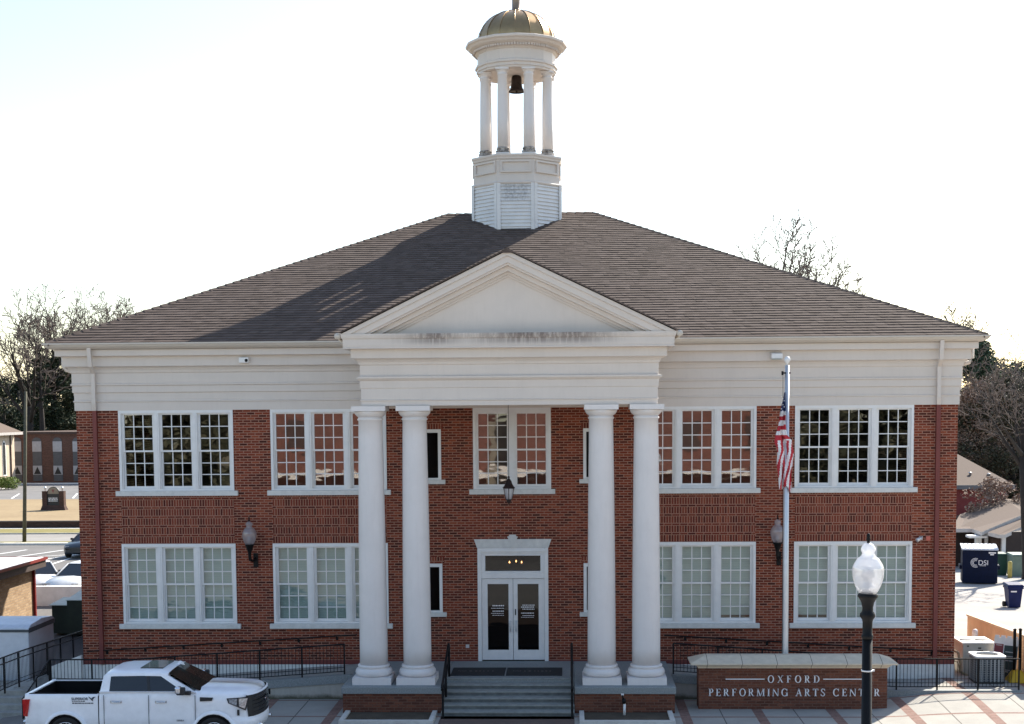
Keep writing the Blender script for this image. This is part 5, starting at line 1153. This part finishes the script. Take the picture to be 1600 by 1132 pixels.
# ============================================================ left side
t = thing('utility_pole', 'weathered wooden utility pole at the edge of the parking lot', 'utility pole', (-32.9, 46.43, 0)); q0 = ray_at(38, 848, 46.43); q1 = ray_at(40, 612, 46.43)
b = MB(); b.tube([(q0.x, 46.43, -.1), (q1.x, 46.43, q1.z)], [.125, .09], 10); b.build('pole', plain('grey_wood', (.085, .08, .055), .9, var=.3, scale=4), t)
b = MB(); b.box(q1.x-.55, q1.x-.1, 46.36, 46.5, q1.z-.15, q1.z-.08); b.box(q1.x-.5, q1.x-.42, 46.38, 46.48, q1.z-.5, q1.z+.05); b.bar((q1.x-.12, 46.43, q1.z-.6), (q1.x-.5, 46.43, q1.z-.1), .02); b.build('bracket', M['iron'], t)
t = thing('church_sign', 'dark brick monument sign with arched top standing on the tan lawn', 'sign', (-41.7, 75.45, 0)); Y = 75.3
q0, q1 = ray_at(67, 780, Y), ray_at(101, 780, Y); xl, xr = q0.x, q1.x; xm = (xl+xr)/2
dbk = brick_mat('dark_sign_brick', [(0., (.045, .022, .018)), (1., (.10, .05, .04))], (.08, .06, .05))
b = MB(); b.hexa([(xl-.15, Y-.35, 0), (xr+.15, Y-.35, 0), (xr+.15, Y+.45, 0), (xl-.15, Y+.45, 0), (xl, Y-.2, .45), (xr, Y-.2, .45), (xr, Y+.3, .45), (xl, Y+.3, .45)]); b.build('base', dbk, t)
b = MB(); b.box(xl, xl+.4, Y-.2, Y+.3, .452, 1.65); b.box(xr-.4, xr, Y-.2, Y+.3, .452, 1.65); b.build('pier', dbk, t)
b = MB(); b.prism([(xl+.4, .452), (xr-.4, .452), (xr-.4, 1.35)]+[(xm+(xr-xl-.8)/2*1.02*cos(a), 1.40+.62*sin(a)) for a in lins(0, pi, 16)]+[(xl+.4, 1.35)], Y-.08, Y+.15); b.build('board', M['plastic'], t, fix=True)
b = MB(); b.prism([(xm+(xr-xl-.9)/2*cos(a), 1.42+.54*sin(a)) for a in lins(0, pi, 16)], Y-.1, Y-.081); b.build('arched_panel', plain('tan_panel', (.25, .21, .16), .8), t, fix=True)
b = MB(); b.box(xm-.04, xm+.04, Y-.13, Y-.101, 1.55, 1.8); b.box(xm-.1, xm+.1, Y-.131, Y-.102, 1.68, 1.73); b.build('cross', plain('cross_red', (.2, .05, .05), .6), t)
r0 = random.Random(9); b = MB()
for z in (1.02, .90, .78):
    x = xm-.42
    while x < xm+.36: q = r0.uniform(.05, .16); b.box(x, x+q, Y-.10, Y-.081, z, z+.075); x += q+.04
b.build('sign_lettering', M['lettering'], t)
for s, x in ((-1, xl+.2), (1, xr-.2)): b = MB(); b.lathe(x, Y+.05, [(.03, 1.65), (.03, 1.78), (.11, 1.82), (.12, 1.95), (.05, 2.03), (.0, 2.05)], 8); b.build('lantern', M['alum'], t)
# long brick hall
Y = 122; t = thing('church_hall', 'long two storey brown brick hall with tall arched windows behind the church parking', 'building')
zt = ray_at(80, 679, Y).z
b = MB(); b.box(-64, -30, Y, Y+12, 0, zt); b.build('wall', M['far_brick'], t); b = MB(); b.box(-64.2, -29.8, Y-.2, Y+12.2, zt+.002, zt+.3); b.build('parapet', plain('brown_coping', (.08, .05, .04), .9), t)
white_p, grey_p = plain('pale_panel', (.42, .41, .42), .6), plain('grey_panel', (.10, .10, .105), .7)
for i, px in enumerate((27, 58.5, 90.5, 121.5, 153)):
    xw = ray_at(px, 720, Y).x; zz = lambda py: ray_at(px, py, Y).z; hw = .54
    b = MB(); b.prism([(xw-hw, zz(752)), (xw+hw, zz(752)), (xw+hw, zz(690))]+[(xw+hw*cos(a), zz(690)+hw*.85*sin(a)) for a in lins(0, pi, 10)]+[(xw-hw, zz(690))], Y-.05, Y-.002); wn = b.build('window', grey_p, t, fix=True)
    b = MB(); b.box(xw-hw, xw+hw, Y-.08, Y-.051, zz(706), zz(690)); b.build('blind', white_p, wn)
    b = MB(); b.box(xw-hw, xw+hw, Y-.08, Y-.051, zz(742), zz(728)); b.build('frame', white_p, wn)
    b = MB(); b.prism([(xw-.42, zz(741)), (xw+.42, zz(741)), (xw+.12, zz(733)), (xw, zz(729.5)), (xw-.12, zz(733))], Y-.1, Y-.081); b.build('pane', M['plastic'], wn, fix=True)
# church at the left edge: its long side faces the sun, away to the right
def ray_at_x(px, py, X): d = _F+_R*((px-800)/F_PX)+_U*((Y0_PX-py)/F_PX); return CAM+d*((X-CAM.x)/d.x)
XW = -61.6; cr = ray_at_x(22.5, 700, XW); ze = ray_at_x(24, 675, XW).z; yr = cr.y
t = thing('church', 'tan church with shingled roof and a narrow arched window at the left edge', 'church')
b = MB(); b.box(XW-14, XW, 92, yr, 0, ze); b.build('wall', M['far_tan'], t)
b = MB(); o = .75; rx, rzz = XW-7, ze+3.2
b.add([(XW+o, 91, ze), (XW+o, yr+.5, ze), (rx, yr+.5, rzz), (rx, 91, rzz), (XW-14-o, 91, ze), (XW-14-o, yr+.5, ze), (XW+o, 91, ze-.12), (XW+o, yr+.5, ze-.12)], [(0, 1, 2, 3), (5, 4, 3, 2), (1, 5, 2), (4, 0, 3), (0, 6, 7, 1), (7, 5, 1)]); b.build('roof', M['far_roof'], t)
b = MB(); b.box(XW+o-.02, XW+o+.10, 91, yr+.52, ze-.32, ze-.02); b.build('fascia', plain('pale_fascia', (.40, .37, .35), .7), t)
def arch_y(yc, hw, z0, z1, rise): return [(yc-hw, z0), (yc+hw, z0), (yc+hw, z1)]+[(yc+hw*cos(a), z1+rise*sin(a)) for a in lins(0, pi, 10)[1:-1]]+[(yc-hw, z1)]
for px in (7.2, -16):
    q0, q1 = ray_at_x(px, 744, XW), ray_at_x(px, 699, XW); hw = abs(ray_at_x(px+2.6, 720, XW).y-ray_at_x(px-2.6, 720, XW).y)/2
    b = MB(); b.prism(arch_y(q0.y, hw, q0.z, q1.z, .75), XW+.002, XW+.06, 'x'); wn = b.build('window', M['frame'], t, fix=True)
    b = MB(); b.prism(arch_y(q0.y-hw*.15, hw*.7, q0.z+.15, q1.z, .55), XW+.061, XW+.09, 'x'); b.build('pane', M['plastic'], wn, fix=True)
q = ray_at_x(15.5, 700, XW); b = MB(); b.bar((XW+.09, q.y, .2), (XW+.09, q.y, ze-.3), .08, 6); b.build('downspout', plain('brown_metal', (.09, .05, .035), .6), t)
# shed, barrier, dumpster, trailer
t = thing('brick_shed', 'small tan brick shed with red metal fascia and pale flat roof at the left edge', 'shed', (-21.5, 9, 0))
x1 = -19.75; ya, yb_ = 4.0, 13.7
b = MB(); b.box(-26, x1, ya, yb_, -.1, 2.12); b.build('wall', M['tan_brick'], t)
b = MB(); b.box(-26.4, x1+.42, ya-.4, yb_+.35, 2.36, 2.42); b.build('roof', plain('white_roof_membrane', (.72, .68, .63), .8), t)
redm = plain('red_metal', (.20, .022, .02), .5, spec=.2)
b = MB(); b.box(x1+.42, x1+.47, ya-.42, yb_+.37, 2.33, 2.44); b.box(-26.4, x1+.42, yb_+.352, yb_+.40, 2.33, 2.44); b.build('fascia', redm, t)
b = MB(); b.box(-26, x1+.40, ya-.4, yb_+.33, 2.05, 2.355); b.build('eave_shade_board', plain('eave_shade_brown', (.05, .03, .025), .8), t)  # dark board boxed under the eave stands in for the overhang's shade on the wall
b = MB(); b.box(x1+.005, x1+.10, yb_-.12, yb_-.02, .05, 2.2); b.build('downspout', redm, t)
t = thing('concrete_barrier', 'pale concrete barrier wall in front of the white parked cars', 'wall', (-18, 17.3, 0)); pc = plain('pale_concrete', (.85, .83, .81), .9, var=.08)
for xa_, xb2 in ((-21.4, -18.72), (-18.68, -13.5)): b = MB(); b.box(xa_, xb2, 17.2, 17.45, -.02, .84); b.build('wall_panel', pc, t)
t = thing('waste_container', 'dark green waste container with sloped pale lid behind the trailer', 'dumpster', (-16.5, 10.6, 0)); gm = plain('dark_olive_steel', (.022, .028, .014), .6, var=.3)
b = MB(); b.box(-17.05, -14.4, 9.9, 11.6, -.05, 1.22); b.build('body', gm, t); b = MB(); b.box(-17.7, -17.055, 10.1, 11.4, -.05, 1.02); b.build('side_pocket', gm, t)
b = MB(); b.hexa([(-17.75, 9.95, 1.022), (-17.06, 9.95, 1.022), (-17.06, 11.5, 1.022), (-17.75, 11.5, 1.022), (-17.75, 9.95, 1.05), (-17.06, 9.95, 1.05), (-17.06, 11.5, 1.14), (-17.75, 11.5, 1.14)]); b.hexa([(-17.08, 9.86, 1.222), (-14.4, 9.86, 1.222), (-14.4, 11.65, 1.222), (-17.08, 11.65, 1.222), (-17.08, 9.86, 1.25), (-14.4, 9.86, 1.25), (-14.4, 11.65, 1.42), (-17.08, 11.65, 1.42)]); b.build('lid', plain('pale_lid', (.50, .52, .44), .6), t)
t = thing('cargo_trailer', 'white enclosed cargo trailer with rounded roof parked beyond the left walkway', 'trailer', (-16.6, 1.2, -.3)); g0 = -.32
tw = plain('white_aluminium_skin', (.62, .65, .70), .4, .1, var=.08); X0, X1, Y0t, Y1t = -19.8, -14.72, .15, 2.25
b = MB(); b.box(X0, X1, Y0t, Y1t, g0+.4, 1.62); b.build('body', tw, t, bevel=.03)
b = MB(); b.sm = True; pr = [(Y0t-.02, 1.622), (Y0t-.01, 1.70), (Y0t+.15, 1.79), (1.2, 1.86), (Y1t-.15, 1.79), (Y1t+.01, 1.70), (Y1t+.02, 1.622)]; b.sm = False; b.prism(pr, X0-.02, X1+.02, 'x'); b.build('roof', plain('pale_trailer_roof', (.55, .60, .68), .45), t, fix=True)
b = MB(); b.box(X0-.03, X1+.03, Y0t-.03, Y0t-.021, 1.58, 1.66); b.box(X1+.021, X1+.035, Y0t-.03, Y1t+.03, 1.56, 1.70); b.build('trim_strip', plain('dark_trim', (.06, .07, .08), .5), t)
b = MB(); b.box(X0, X1, Y0t+.15, Y1t-.15, g0+.28, g0+.40); b.build('chassis', M['plastic'], t)
for x in (-17.6, -16.7):
    for y in (Y0t-.0, Y1t-.2): b = MB(); b.tube([(x, y-.01, g0+.33), (x, y+.2, g0+.33)], .33, 20); b.build('wheel', M['tyre'], t)
# parked cars
def car(label, x, y, rz_, col, group='cars parked in the left lot', name='parked_car'):
    t = thing(name, label, 'car', (0, 0, 0), group); paint = car_paint('car_paint_'+name, col); t_parts = []
    def prof(L0, body): return body
    b = MB(); b.sm = True
    def ring(xx, hw, z0, z1, zt): return [(xx, -hw*.94, z0), (xx, -hw, z0+.22), (xx, -hw*.99, z1-.12), (xx, -hw*.9, z1), (xx, 0, zt), (xx, hw*.9, z1), (xx, hw*.99, z1-.12), (xx, hw, z0+.22), (xx, hw*.94, z0)]
    rings = [ring(-2.2, .72, .4, .72, .76), ring(-2.12, .84, .26, .86, .90), ring(-1.5, .92, .2, .93, .95), ring(-.6, .93, .2, .92, .94), ring(.8, .93, .2, .90, .93), ring(1.5, .92, .2, .86, .93), ring(2.0, .86, .24, .76, .84), ring(2.2, .68, .36, .62, .66)]
    b.add([p for r in rings for p in r], [(i*9+j, i*9+(j+1) % 9, (i+1)*9+(j+1) % 9, (i+1)*9+j) for i in range(7) for j in range(9)]); b.add(rings[0], [range(9)]); b.add(rings[-1], [range(9)])
    b.build('body', paint, t, True, fix=True)
    lo = [(-1.75, .80, .93), (.95, .82, .91)]; tp = [(-1.05, .62, 1.40), (.12, .63, 1.41)]
    b = MB(); g = [(-1.85, -.82, .92), (1.0, -.82, .90), (1.0, .82, .90), (-1.85, .82, .92), (-1.05, -.62, 1.38), (.15, -.62, 1.39), (.15, .62, 1.39), (-1.05, .62, 1.38)]; b.hexa(g); b.build('window', M['dark_glass'], t, True)
    b = MB(); b.hexa([(-1.12, -.65, 1.375), (.2, -.65, 1.385), (.2, .65, 1.385), (-1.12, .65, 1.375), (-.95, -.5, 1.44), (.0, -.5, 1.45), (.0, .5, 1.45), (-.95, .5, 1.44)])
    for s in (-1, 1):
        for (xa_, za_), (xb2, zb2) in (((1.02, .90), (.17, 1.39)), ((-1.87, .92), (-1.07, 1.38)), ((-.45, .92), (-.42, 1.39))):
            b.tube([(xa_, s*.825, za_), (xb2, s*.63, zb2)], .035, 5)
    b.build('roof', paint, t, True, bevel=.03)
    for xx in (-1.38, 1.38):
        for s in (-1, 1):
            b = MB(); b.tube([(xx, s*.78, .32), (xx, s*.95, .32)], .32, 18); w_ = b.build('wheel', M['tyre'], t, True); b = MB(); b.tube([(xx, s*.94, .32), (xx, s*.96, .32)], .2, 14); b.build('rim', M['chrome'], w_, True)
    for s in (-1, 1):
        b = MB(); b.box(2.0, 2.14, s*.5, s*.78, .60, .72); b.build('headlight', M['lamp_clear'], t, True, bevel=.02); b = MB(); b.box(-2.2, -2.1, s*.5, s*.8, .70, .82); b.build('tail_light', M['taillight'], t, True)
        b = MB(); b.box(.55, .72, s*.9, s*1.05, .93, 1.05); b.build('mirror', M['plastic'], t, True, bevel=.03)
    b = MB(); b.box(2.13, 2.21, -.42, .42, .42, .58); b.build('grille', M['plastic'], t, True)
    t.location = (x, y, 0); t.rotation_euler.z = rz_; return t
for (px, py, Y, rz_, c, lab) in ((112, 905, 21.3, R_(-98), (.70, .72, .74), 'white car facing the camera beyond the barrier, nearest the brick corner'), (70, 905, 21.8, R_(-62), (.74, .74, .74), 'white car half hidden behind the shed downspout'), (131, 860, 38.5, R_(-95), (.015, .02, .03), 'dark car just peeking out beyond the brick corner')):
    q = ray_at(px, py, Y); car(lab, q.x+(.55 if px == 112 else (.55 if px == 131 else -.4)), Y, rz_, c)
# ============================================================ trees
M['bark'] = plain('grey_bark', (.11, .09, .075), .95, var=.3, scale=8)
M['bark_dark'] = plain('dark_bark', (.028, .023, .02), .95, var=.3, scale=8)
def leaf_mat(name, stops):
    k = NT(name); k.p(.75, 0, .25); g = k.node('ShaderNodeNewGeometry'); k.color(k.ramp(g.outputs['Random Per Island'], stops)); return k.m
M['twig'] = plain('twigs', (.17, .135, .115), .95, var=.25)
M['dark_leaf'] = leaf_mat('dark_evergreen_leaf', [(0., (.016, .027, .015)), (.6, (.036, .052, .028)), (.9, (.07, .085, .05)), (1., (.15, .155, .11))])
M['cedar_leaf'] = leaf_mat('cedar_leaf', [(0., (.03, .055, .036)), (.6, (.06, .095, .055)), (1., (.13, .16, .10))])
M['brown_leaf'] = leaf_mat('dry_brown_leaf', [(0., (.15, .10, .075)), (.5, (.27, .185, .14)), (1., (.40, .29, .23))])
M['hedge_leaf'] = leaf_mat('hedge_leaf', [(0., (.07, .12, .02)), (1., (.22, .27, .07))])
M['olive_leaf'] = leaf_mat('olive_leaf', [(0., (.035, .038, .022)), (.6, (.06, .058, .034)), (1., (.10, .092, .058))])
def limb(rd, p, d, L, r, level, big, small, minr, nkid, up):
    """one long tapering limb with side branches all along it"""
    n = 7 if level < 2 else (4 if level < 3 else 3); pts = [Vector(p)]; dd = Vector(d); q = Vector(p); rs = [r]
    end = max(minr, r*.07)
    for i in range(n):
        dd = (dd+Vector((rd.uniform(-1, 1), rd.uniform(-1, 1), rd.uniform(-1, 1)))*(.10 if level < 2 else .16)+Vector((0, 0, up if level < 2 else up*.4))).normalized()
        q = q+dd*L/n; pts.append(q.copy()); rs.append(r+(end-r)*((i+1)/n)**.75)
    (big if level < 2 else small).tube(pts, rs, (8, 6, 4, 3, 3)[level], level < 2)
    if level >= len(nkid): return
    K = nkid[level]; a = rd.uniform(0, 2*pi)
    for c in range(K):
        t = min(.995, .2+.8*(c+rd.uniform(.25, 1.))/K); f = t*n; i = min(n-1, int(f)); pos = pts[i].lerp(pts[i+1], f-i); ax = (pts[i+1]-pts[i]).normalized()
        a += 2.4+rd.uniform(-.5, .5); s_ = rd.uniform(.45, .95)
        u = ax.cross(Vector((0, 0, 1)) if abs(ax.z) < .95 else Vector((1, 0, 0))).normalized(); v = ax.cross(u)
        nd = (ax*cos(s_)+(u*cos(a)+v*sin(a))*sin(s_)).normalized()
        if nd.z < -.25: nd.z *= -.3; nd.normalize()
        lr = rs[i]+(rs[i+1]-rs[i])*(f-i)
        limb(rd, pos, nd, L*rd.uniform(.34, .60)*(1.12-.55*t), max(minr, lr*rd.uniform(.42, .62)), level+1, big, small, minr, nkid, up)
def bare_tree(seed, label, loc, ztop, r=.32, spread=.6, lean=(0, 0), fork=.5, group=None, bark='bark', minr=.014, nlimb=5, nkid=(8, 6, 5), name='bare_tree', width=1.):
    rd = random.Random(seed); t = thing(name, label, 'tree', loc, group); H = ztop-loc[2]
    big, small = MB(), MB(); d = Vector((lean[0], lean[1], 1)).normalized(); base = Vector(loc); top = base+d*H*fork
    big.tube([base-Vector((0, 0, .5)), base+d*.4, base+d*H*fork*.5, top], [r*1.5, r*1.1, r*.92, r*.78], 10)
    C = H*(1-fork)
    for c in range(nlimb):
        a = 2*pi*(c+rd.uniform(-.25, .25))/nlimb; s_ = (.12 if c == 0 else rd.uniform(.55, 1.15))*spread
        limb(rd, top-d*rd.uniform(0, .16)*C, Vector((d.x+sin(s_)*cos(a), d.y+sin(s_)*sin(a), cos(s_))).normalized(), C*rd.uniform(.85, 1.0)*(1 if c == 0 else 1-.18*s_), r*rd.uniform(.45, .62), 0, big, small, minr, nkid, .05)
    zs = sorted(v[2] for v in small.v); zm = zs[int(len(zs)*.998)]-base.z; f = H/zm
    for mb in (big, small): mb.v = [(base.x+(v[0]-base.x)*f*width, base.y+(v[1]-base.y)*f, base.z+(v[2]-base.z)*f) for v in mb.v]
    big.build('trunk', M[bark], t); small.build('branches', M['twig'], t); return t
def leaves(mb, rd, centre, rad, n, size, squash=1.):
    c = Vector(centre)
    for i in range(int(n*1.5)):
        while True:
            p = Vector((rd.uniform(-1, 1), rd.uniform(-1, 1), rd.uniform(-1, 1)))
            if .05 < p.length <= 1: break
        p = p*(p.length**-.35); q = c+Vector((p.x*rad, p.y*rad, p.z*rad*squash)); s = size*.7*rd.uniform(.5, 1.3)
        u = Vector((rd.uniform(-1, 1), rd.uniform(-1, 1), rd.uniform(-.6, .6))).normalized(); v = u.cross(Vector((rd.uniform(-1, 1), rd.uniform(-1, 1), rd.uniform(-1, 1)))).normalized()
        mb.quad(q-u*s, q-v*s*.55, q+u*s, q+v*s*.55)
def leafy_tree(seed, label, loc, ztop, R, mat, nclump=60, per=60, size=.3, shape='round', z0=.1, r=.3, group=None, name='evergreen_tree'):
    rd = random.Random(seed); t = thing(name, label, 'tree', loc, group); base = Vector(loc); b = MB(); H = ztop-loc[2]
    b.tube([base-Vector((0, 0, .4)), base+Vector((.1, 0, H*.4)), base+Vector((0, .1, H*.9))], [r, r*.7, r*.15], 8)
    lf = MB()
    for i in range(nclump):
        if shape == 'cone':
            f = rd.random()**1.25; h = z0*H+f*(1-z0)*H; rr = R*(1-f)**.7*rd.uniform(.2, 1.25); cr = (.16+.3*(1-f))*R*.75
        else:
            f = rd.uniform(-1, 1); h = z0*H+(1-z0)*H*(.5+.5*f); rr = R*math.sqrt(max(0, 1-f*f*.9))*rd.uniform(.3, 1.0); cr = R*rd.uniform(.16, .32)
        a = rd.uniform(0, 2*pi); c = base+Vector((rr*cos(a), rr*sin(a), h)); b.bar(base+Vector((0, 0, max(.3, h-rr*.5))), c, r*.12)
        leaves(lf, rd, c, cr, per, size, .75)
    b.build('trunk', M['bark_dark'], t); lf.build('crown', M[mat], t); return t
def gpos(px, Y): q = ray_at(px, 700, Y); return (q.x, Y, gz(q.x, Y) if q.x > 0 else 0.)
# left: bare oaks behind the hall, ivy clad trunk, dark magnolias
G1 = 'bare trees behind the left corner of the roof'
def hgt(px, py, Y): return ray_at(px, py, Y).z
bare_tree(21, 'tall bare tree with the widest crown, left of the roof corner', gpos(86, 140), hgt(82, 446, 140), .46, .75, fork=.56, group=G1, bark='bark_dark', minr=.032, nlimb=6, nkid=(9, 7, 4))
bare_tree(8, 'bare tree with heavy leaning limbs at the far left', gpos(46, 132), hgt(40, 470, 132), .5, 1.0, (.02, 0), .40, G1, 'bark_dark', .032, 6, (9, 6, 4))
bare_tree(33, 'bare tree rising just above the left slope of the roof', gpos(126, 150), hgt(118, 440, 150), .38, .8, (.02, 0), .56, G1, 'bark_dark', .02, 5, (9, 7, 5))
bare_tree(17, 'smaller bare tree peeking over the left hip nearest the roof ridge', gpos(165, 150), hgt(158, 455, 150), .32, .75, fork=.6, group=G1, minr=.03)
bare_tree(19, 'lowest bare treetop over the left slope of the roof', gpos(205, 160), hgt(200, 462, 160), .28, .75, fork=.62, group=G1, minr=.03)
G2 = 'dark evergreens behind the brick hall'
leafy_tree(1, 'dense dark magnolia filling the gap beside the left roof corner', gpos(88, 138), hgt(88, 560, 138), 4.2, 'dark_leaf', 150, 110, .30, z0=.0, group=G2)
leafy_tree(2, 'dark evergreen at the far left edge behind the church roof', gpos(8, 150), hgt(8, 598, 150), 4.2, 'dark_leaf', 90, 90, .32, z0=.0, group=G2)
leafy_tree(3, 'dark evergreen behind the utility pole', gpos(42, 158), hgt(42, 600, 158), 3.8, 'dark_leaf', 90, 90, .32, z0=.0, group=G2)
leafy_tree(4, 'dark evergreen close to the brick corner, behind the magnolia', gpos(118, 150), hgt(118, 590, 150), 4.4, 'dark_leaf', 100, 90, .32, z0=.0, group=G2)
iv = leafy_tree(5, 'ivy clad trunk rising out of the dark evergreens', gpos(66, 131), hgt(60, 540, 131), 1.1, 'dark_leaf', 46, 60, .2, z0=.35, r=.5)
rd = random.Random(6); t = thing('clipped_hedge', 'bright green hedge in front of the tan church', 'hedge', gpos(8, 108)); b = MB(); 
for i in range(16):
    q = ray_at(-12+i*2.3, 755, 108); leaves(b, rd, (q.x, 108+rd.uniform(-.8, .8), .75), .75, 130, .13, .9)
b.build('foliage', M['hedge_leaf'], t)
b = MB(); q = ray_at(6, 755, 108); 
for i in range(8): b.bar((q.x-1.5+i*.4, 108, 0), (q.x-1.5+i*.4, 108, .8), .03)
b.build('stems', M['bark'], t)
# behind the roof, right
G3 = 'bare trees showing above the right slope of the roof'
bare_tree(41, 'bare tree with the fullest crown above the right slope of the roof', gpos(1206, 75), hgt(1200, 336, 75), .42, .95, fork=.58, group=G3, minr=.03, nlimb=7, nkid=(10, 6, 4), width=.9)
bare_tree(52, 'bare forked tree just right of the fullest crown above the roof', gpos(1252, 78), hgt(1268, 346, 78), .44, .95, (.02, 0), .58, G3, minr=.03, nlimb=6, nkid=(9, 5, 4), width=.9)
bare_tree(47, 'small bare treetop low on the right roof slope', gpos(1324, 90), hgt(1322, 430, 90), .24, .8, fork=.70, group=G3, minr=.028)
bare_tree(58, 'faint bare treetop over the right end of the roof', gpos(1494, 110), hgt(1494, 472, 110), .24, .8, fork=.70, group=G3, minr=.03)
# right edge
bare_tree(64, 'dark gnarled bare tree standing over the low house at the right edge', gpos(1611, 36), hgt(1590, 505, 36), .28, .95, (-.06, 0), .50, bark='bark_dark', minr=.012, nlimb=5, nkid=(9, 6, 5))
leafy_tree(11, 'tall cedar beside the right roof corner', gpos(1528, 92), hgt(1530, 535, 92), 5.4, 'cedar_leaf', 330, 90, .20, 'cone', .05)
leafy_tree(12, 'cedar at the right edge, partly behind the gnarled tree', gpos(1588, 98), hgt(1588, 575, 98), 5.2, 'cedar_leaf', 260, 90, .22, 'round', .05)
G4 = 'brown winter trees on the right'
leafy_tree(13, 'russet brown leafed tree below the tall cedar', gpos(1533, 82), hgt(1530, 600, 82), 3.6, 'brown_leaf', 200, 80, .15, 'round', .2, group=G4, name='brown_tree')
leafy_tree(14, 'dull olive brown tree behind the red house at the right edge', gpos(1582, 80), hgt(1580, 598, 80), 4.2, 'olive_leaf', 220, 80, .17, 'round', .15, group=G4, name='brown_tree')
leafy_tree(15, 'dark shrubby evergreen between the brick corner and the red roof', gpos(1502, 84), hgt(1500, 640, 84), 3.0, 'dark_leaf', 90, 80, .24, 'round', .0, name='evergreen_tree')
leafy_tree(16, 'small oak with dry brown leaves in front of the red house', gpos(1556, 52), hgt(1556, 752, 52), 1.9, 'brown_leaf', 60, 60, .12, 'round', .45, r=.14, group=G4, name='brown_tree')
leafy_tree(18, 'dark tree closing the view behind the red roof', gpos(1560, 96), hgt(1560, 650, 96), 5.2, 'dark_leaf', 120, 90, .34, 'round', .0)
leafy_tree(24, 'dark tree behind the gnarled trunk at the right edge', gpos(1625, 90), hgt(1620, 620, 90), 4.6, 'dark_leaf', 100, 90, .34, 'round', .0)
b = MB(); rd = random.Random(77)
for i in range(260):
    a = rd.uniform(-.75, .72); D = rd.uniform(230, 300); x, y = CAM.x+D*sin(a), CAM.y+D*cos(a); h = rd.uniform(5, 10)
    leaves(b, rd, (x, y, h*.5-1), h*.7, 60, 1.1, .9)
tag(b.build('distant_wood', M['olive_leaf']), 'low band of distant winter woodland on the horizon', 'woodland', kind='stuff')
# ============================================================ across the street, behind the camera: what the old panes mirror
t = thing('street_front', 'plain red brick building across the street, mirrored in the upper windows', 'building', (0, -66, 0))
b = MB(); b.box(-22.5, -4.5, -78, -66, 0, 9.6); b.box(-2.6, 18, -78, -66, 0, 9.6); b.build('wall', brick_mat('street_brick', [(0., (.12, .035, .028)), (1., (.24, .075, .055))], (.24, .15, .12)), t)
b = MB()
for x in (-19, -13, 4, 11, 16): b.box(x-.7, x+.7, -65.99, -65.93, 5.2, 7.4)
b.build('window', plain('brown_glass', (.07, .04, .035), .3), t)
b = MB(); b.box(-22.5, -4.5, -66.4, -65.98, 9.6, 10.1); b.box(-2.6, 18, -66.4, -65.98, 9.6, 10.1); b.box(-22.5, 18, -64.5, -66.0, 3.2, 3.5); b.build('cornice', M['white'], t)
b = MB(); b.box(-4.49, -2.61, -70, -68, 0, 7.5); b.build('pale_infill', plain('pale_render', (.22, .19, .15), .8), t)
for i, (x, y, s, mt) in enumerate(((-34, -62, 5, 'olive_leaf'), (-41, -70, 6, 'dark_leaf'), (-27, -64, 4.6, 'olive_leaf'), (29, -62, 5, 'olive_leaf'), (37, -66, 6, 'dark_leaf'), (22.5, -64, 4.6, 'olive_leaf'))):
    leafy_tree(100+i, 'evergreen street tree across the road behind the camera', (x, y, 0), 11+s*.4, s, mt, 110, 70, .55, z0=.02, group='trees across the street')
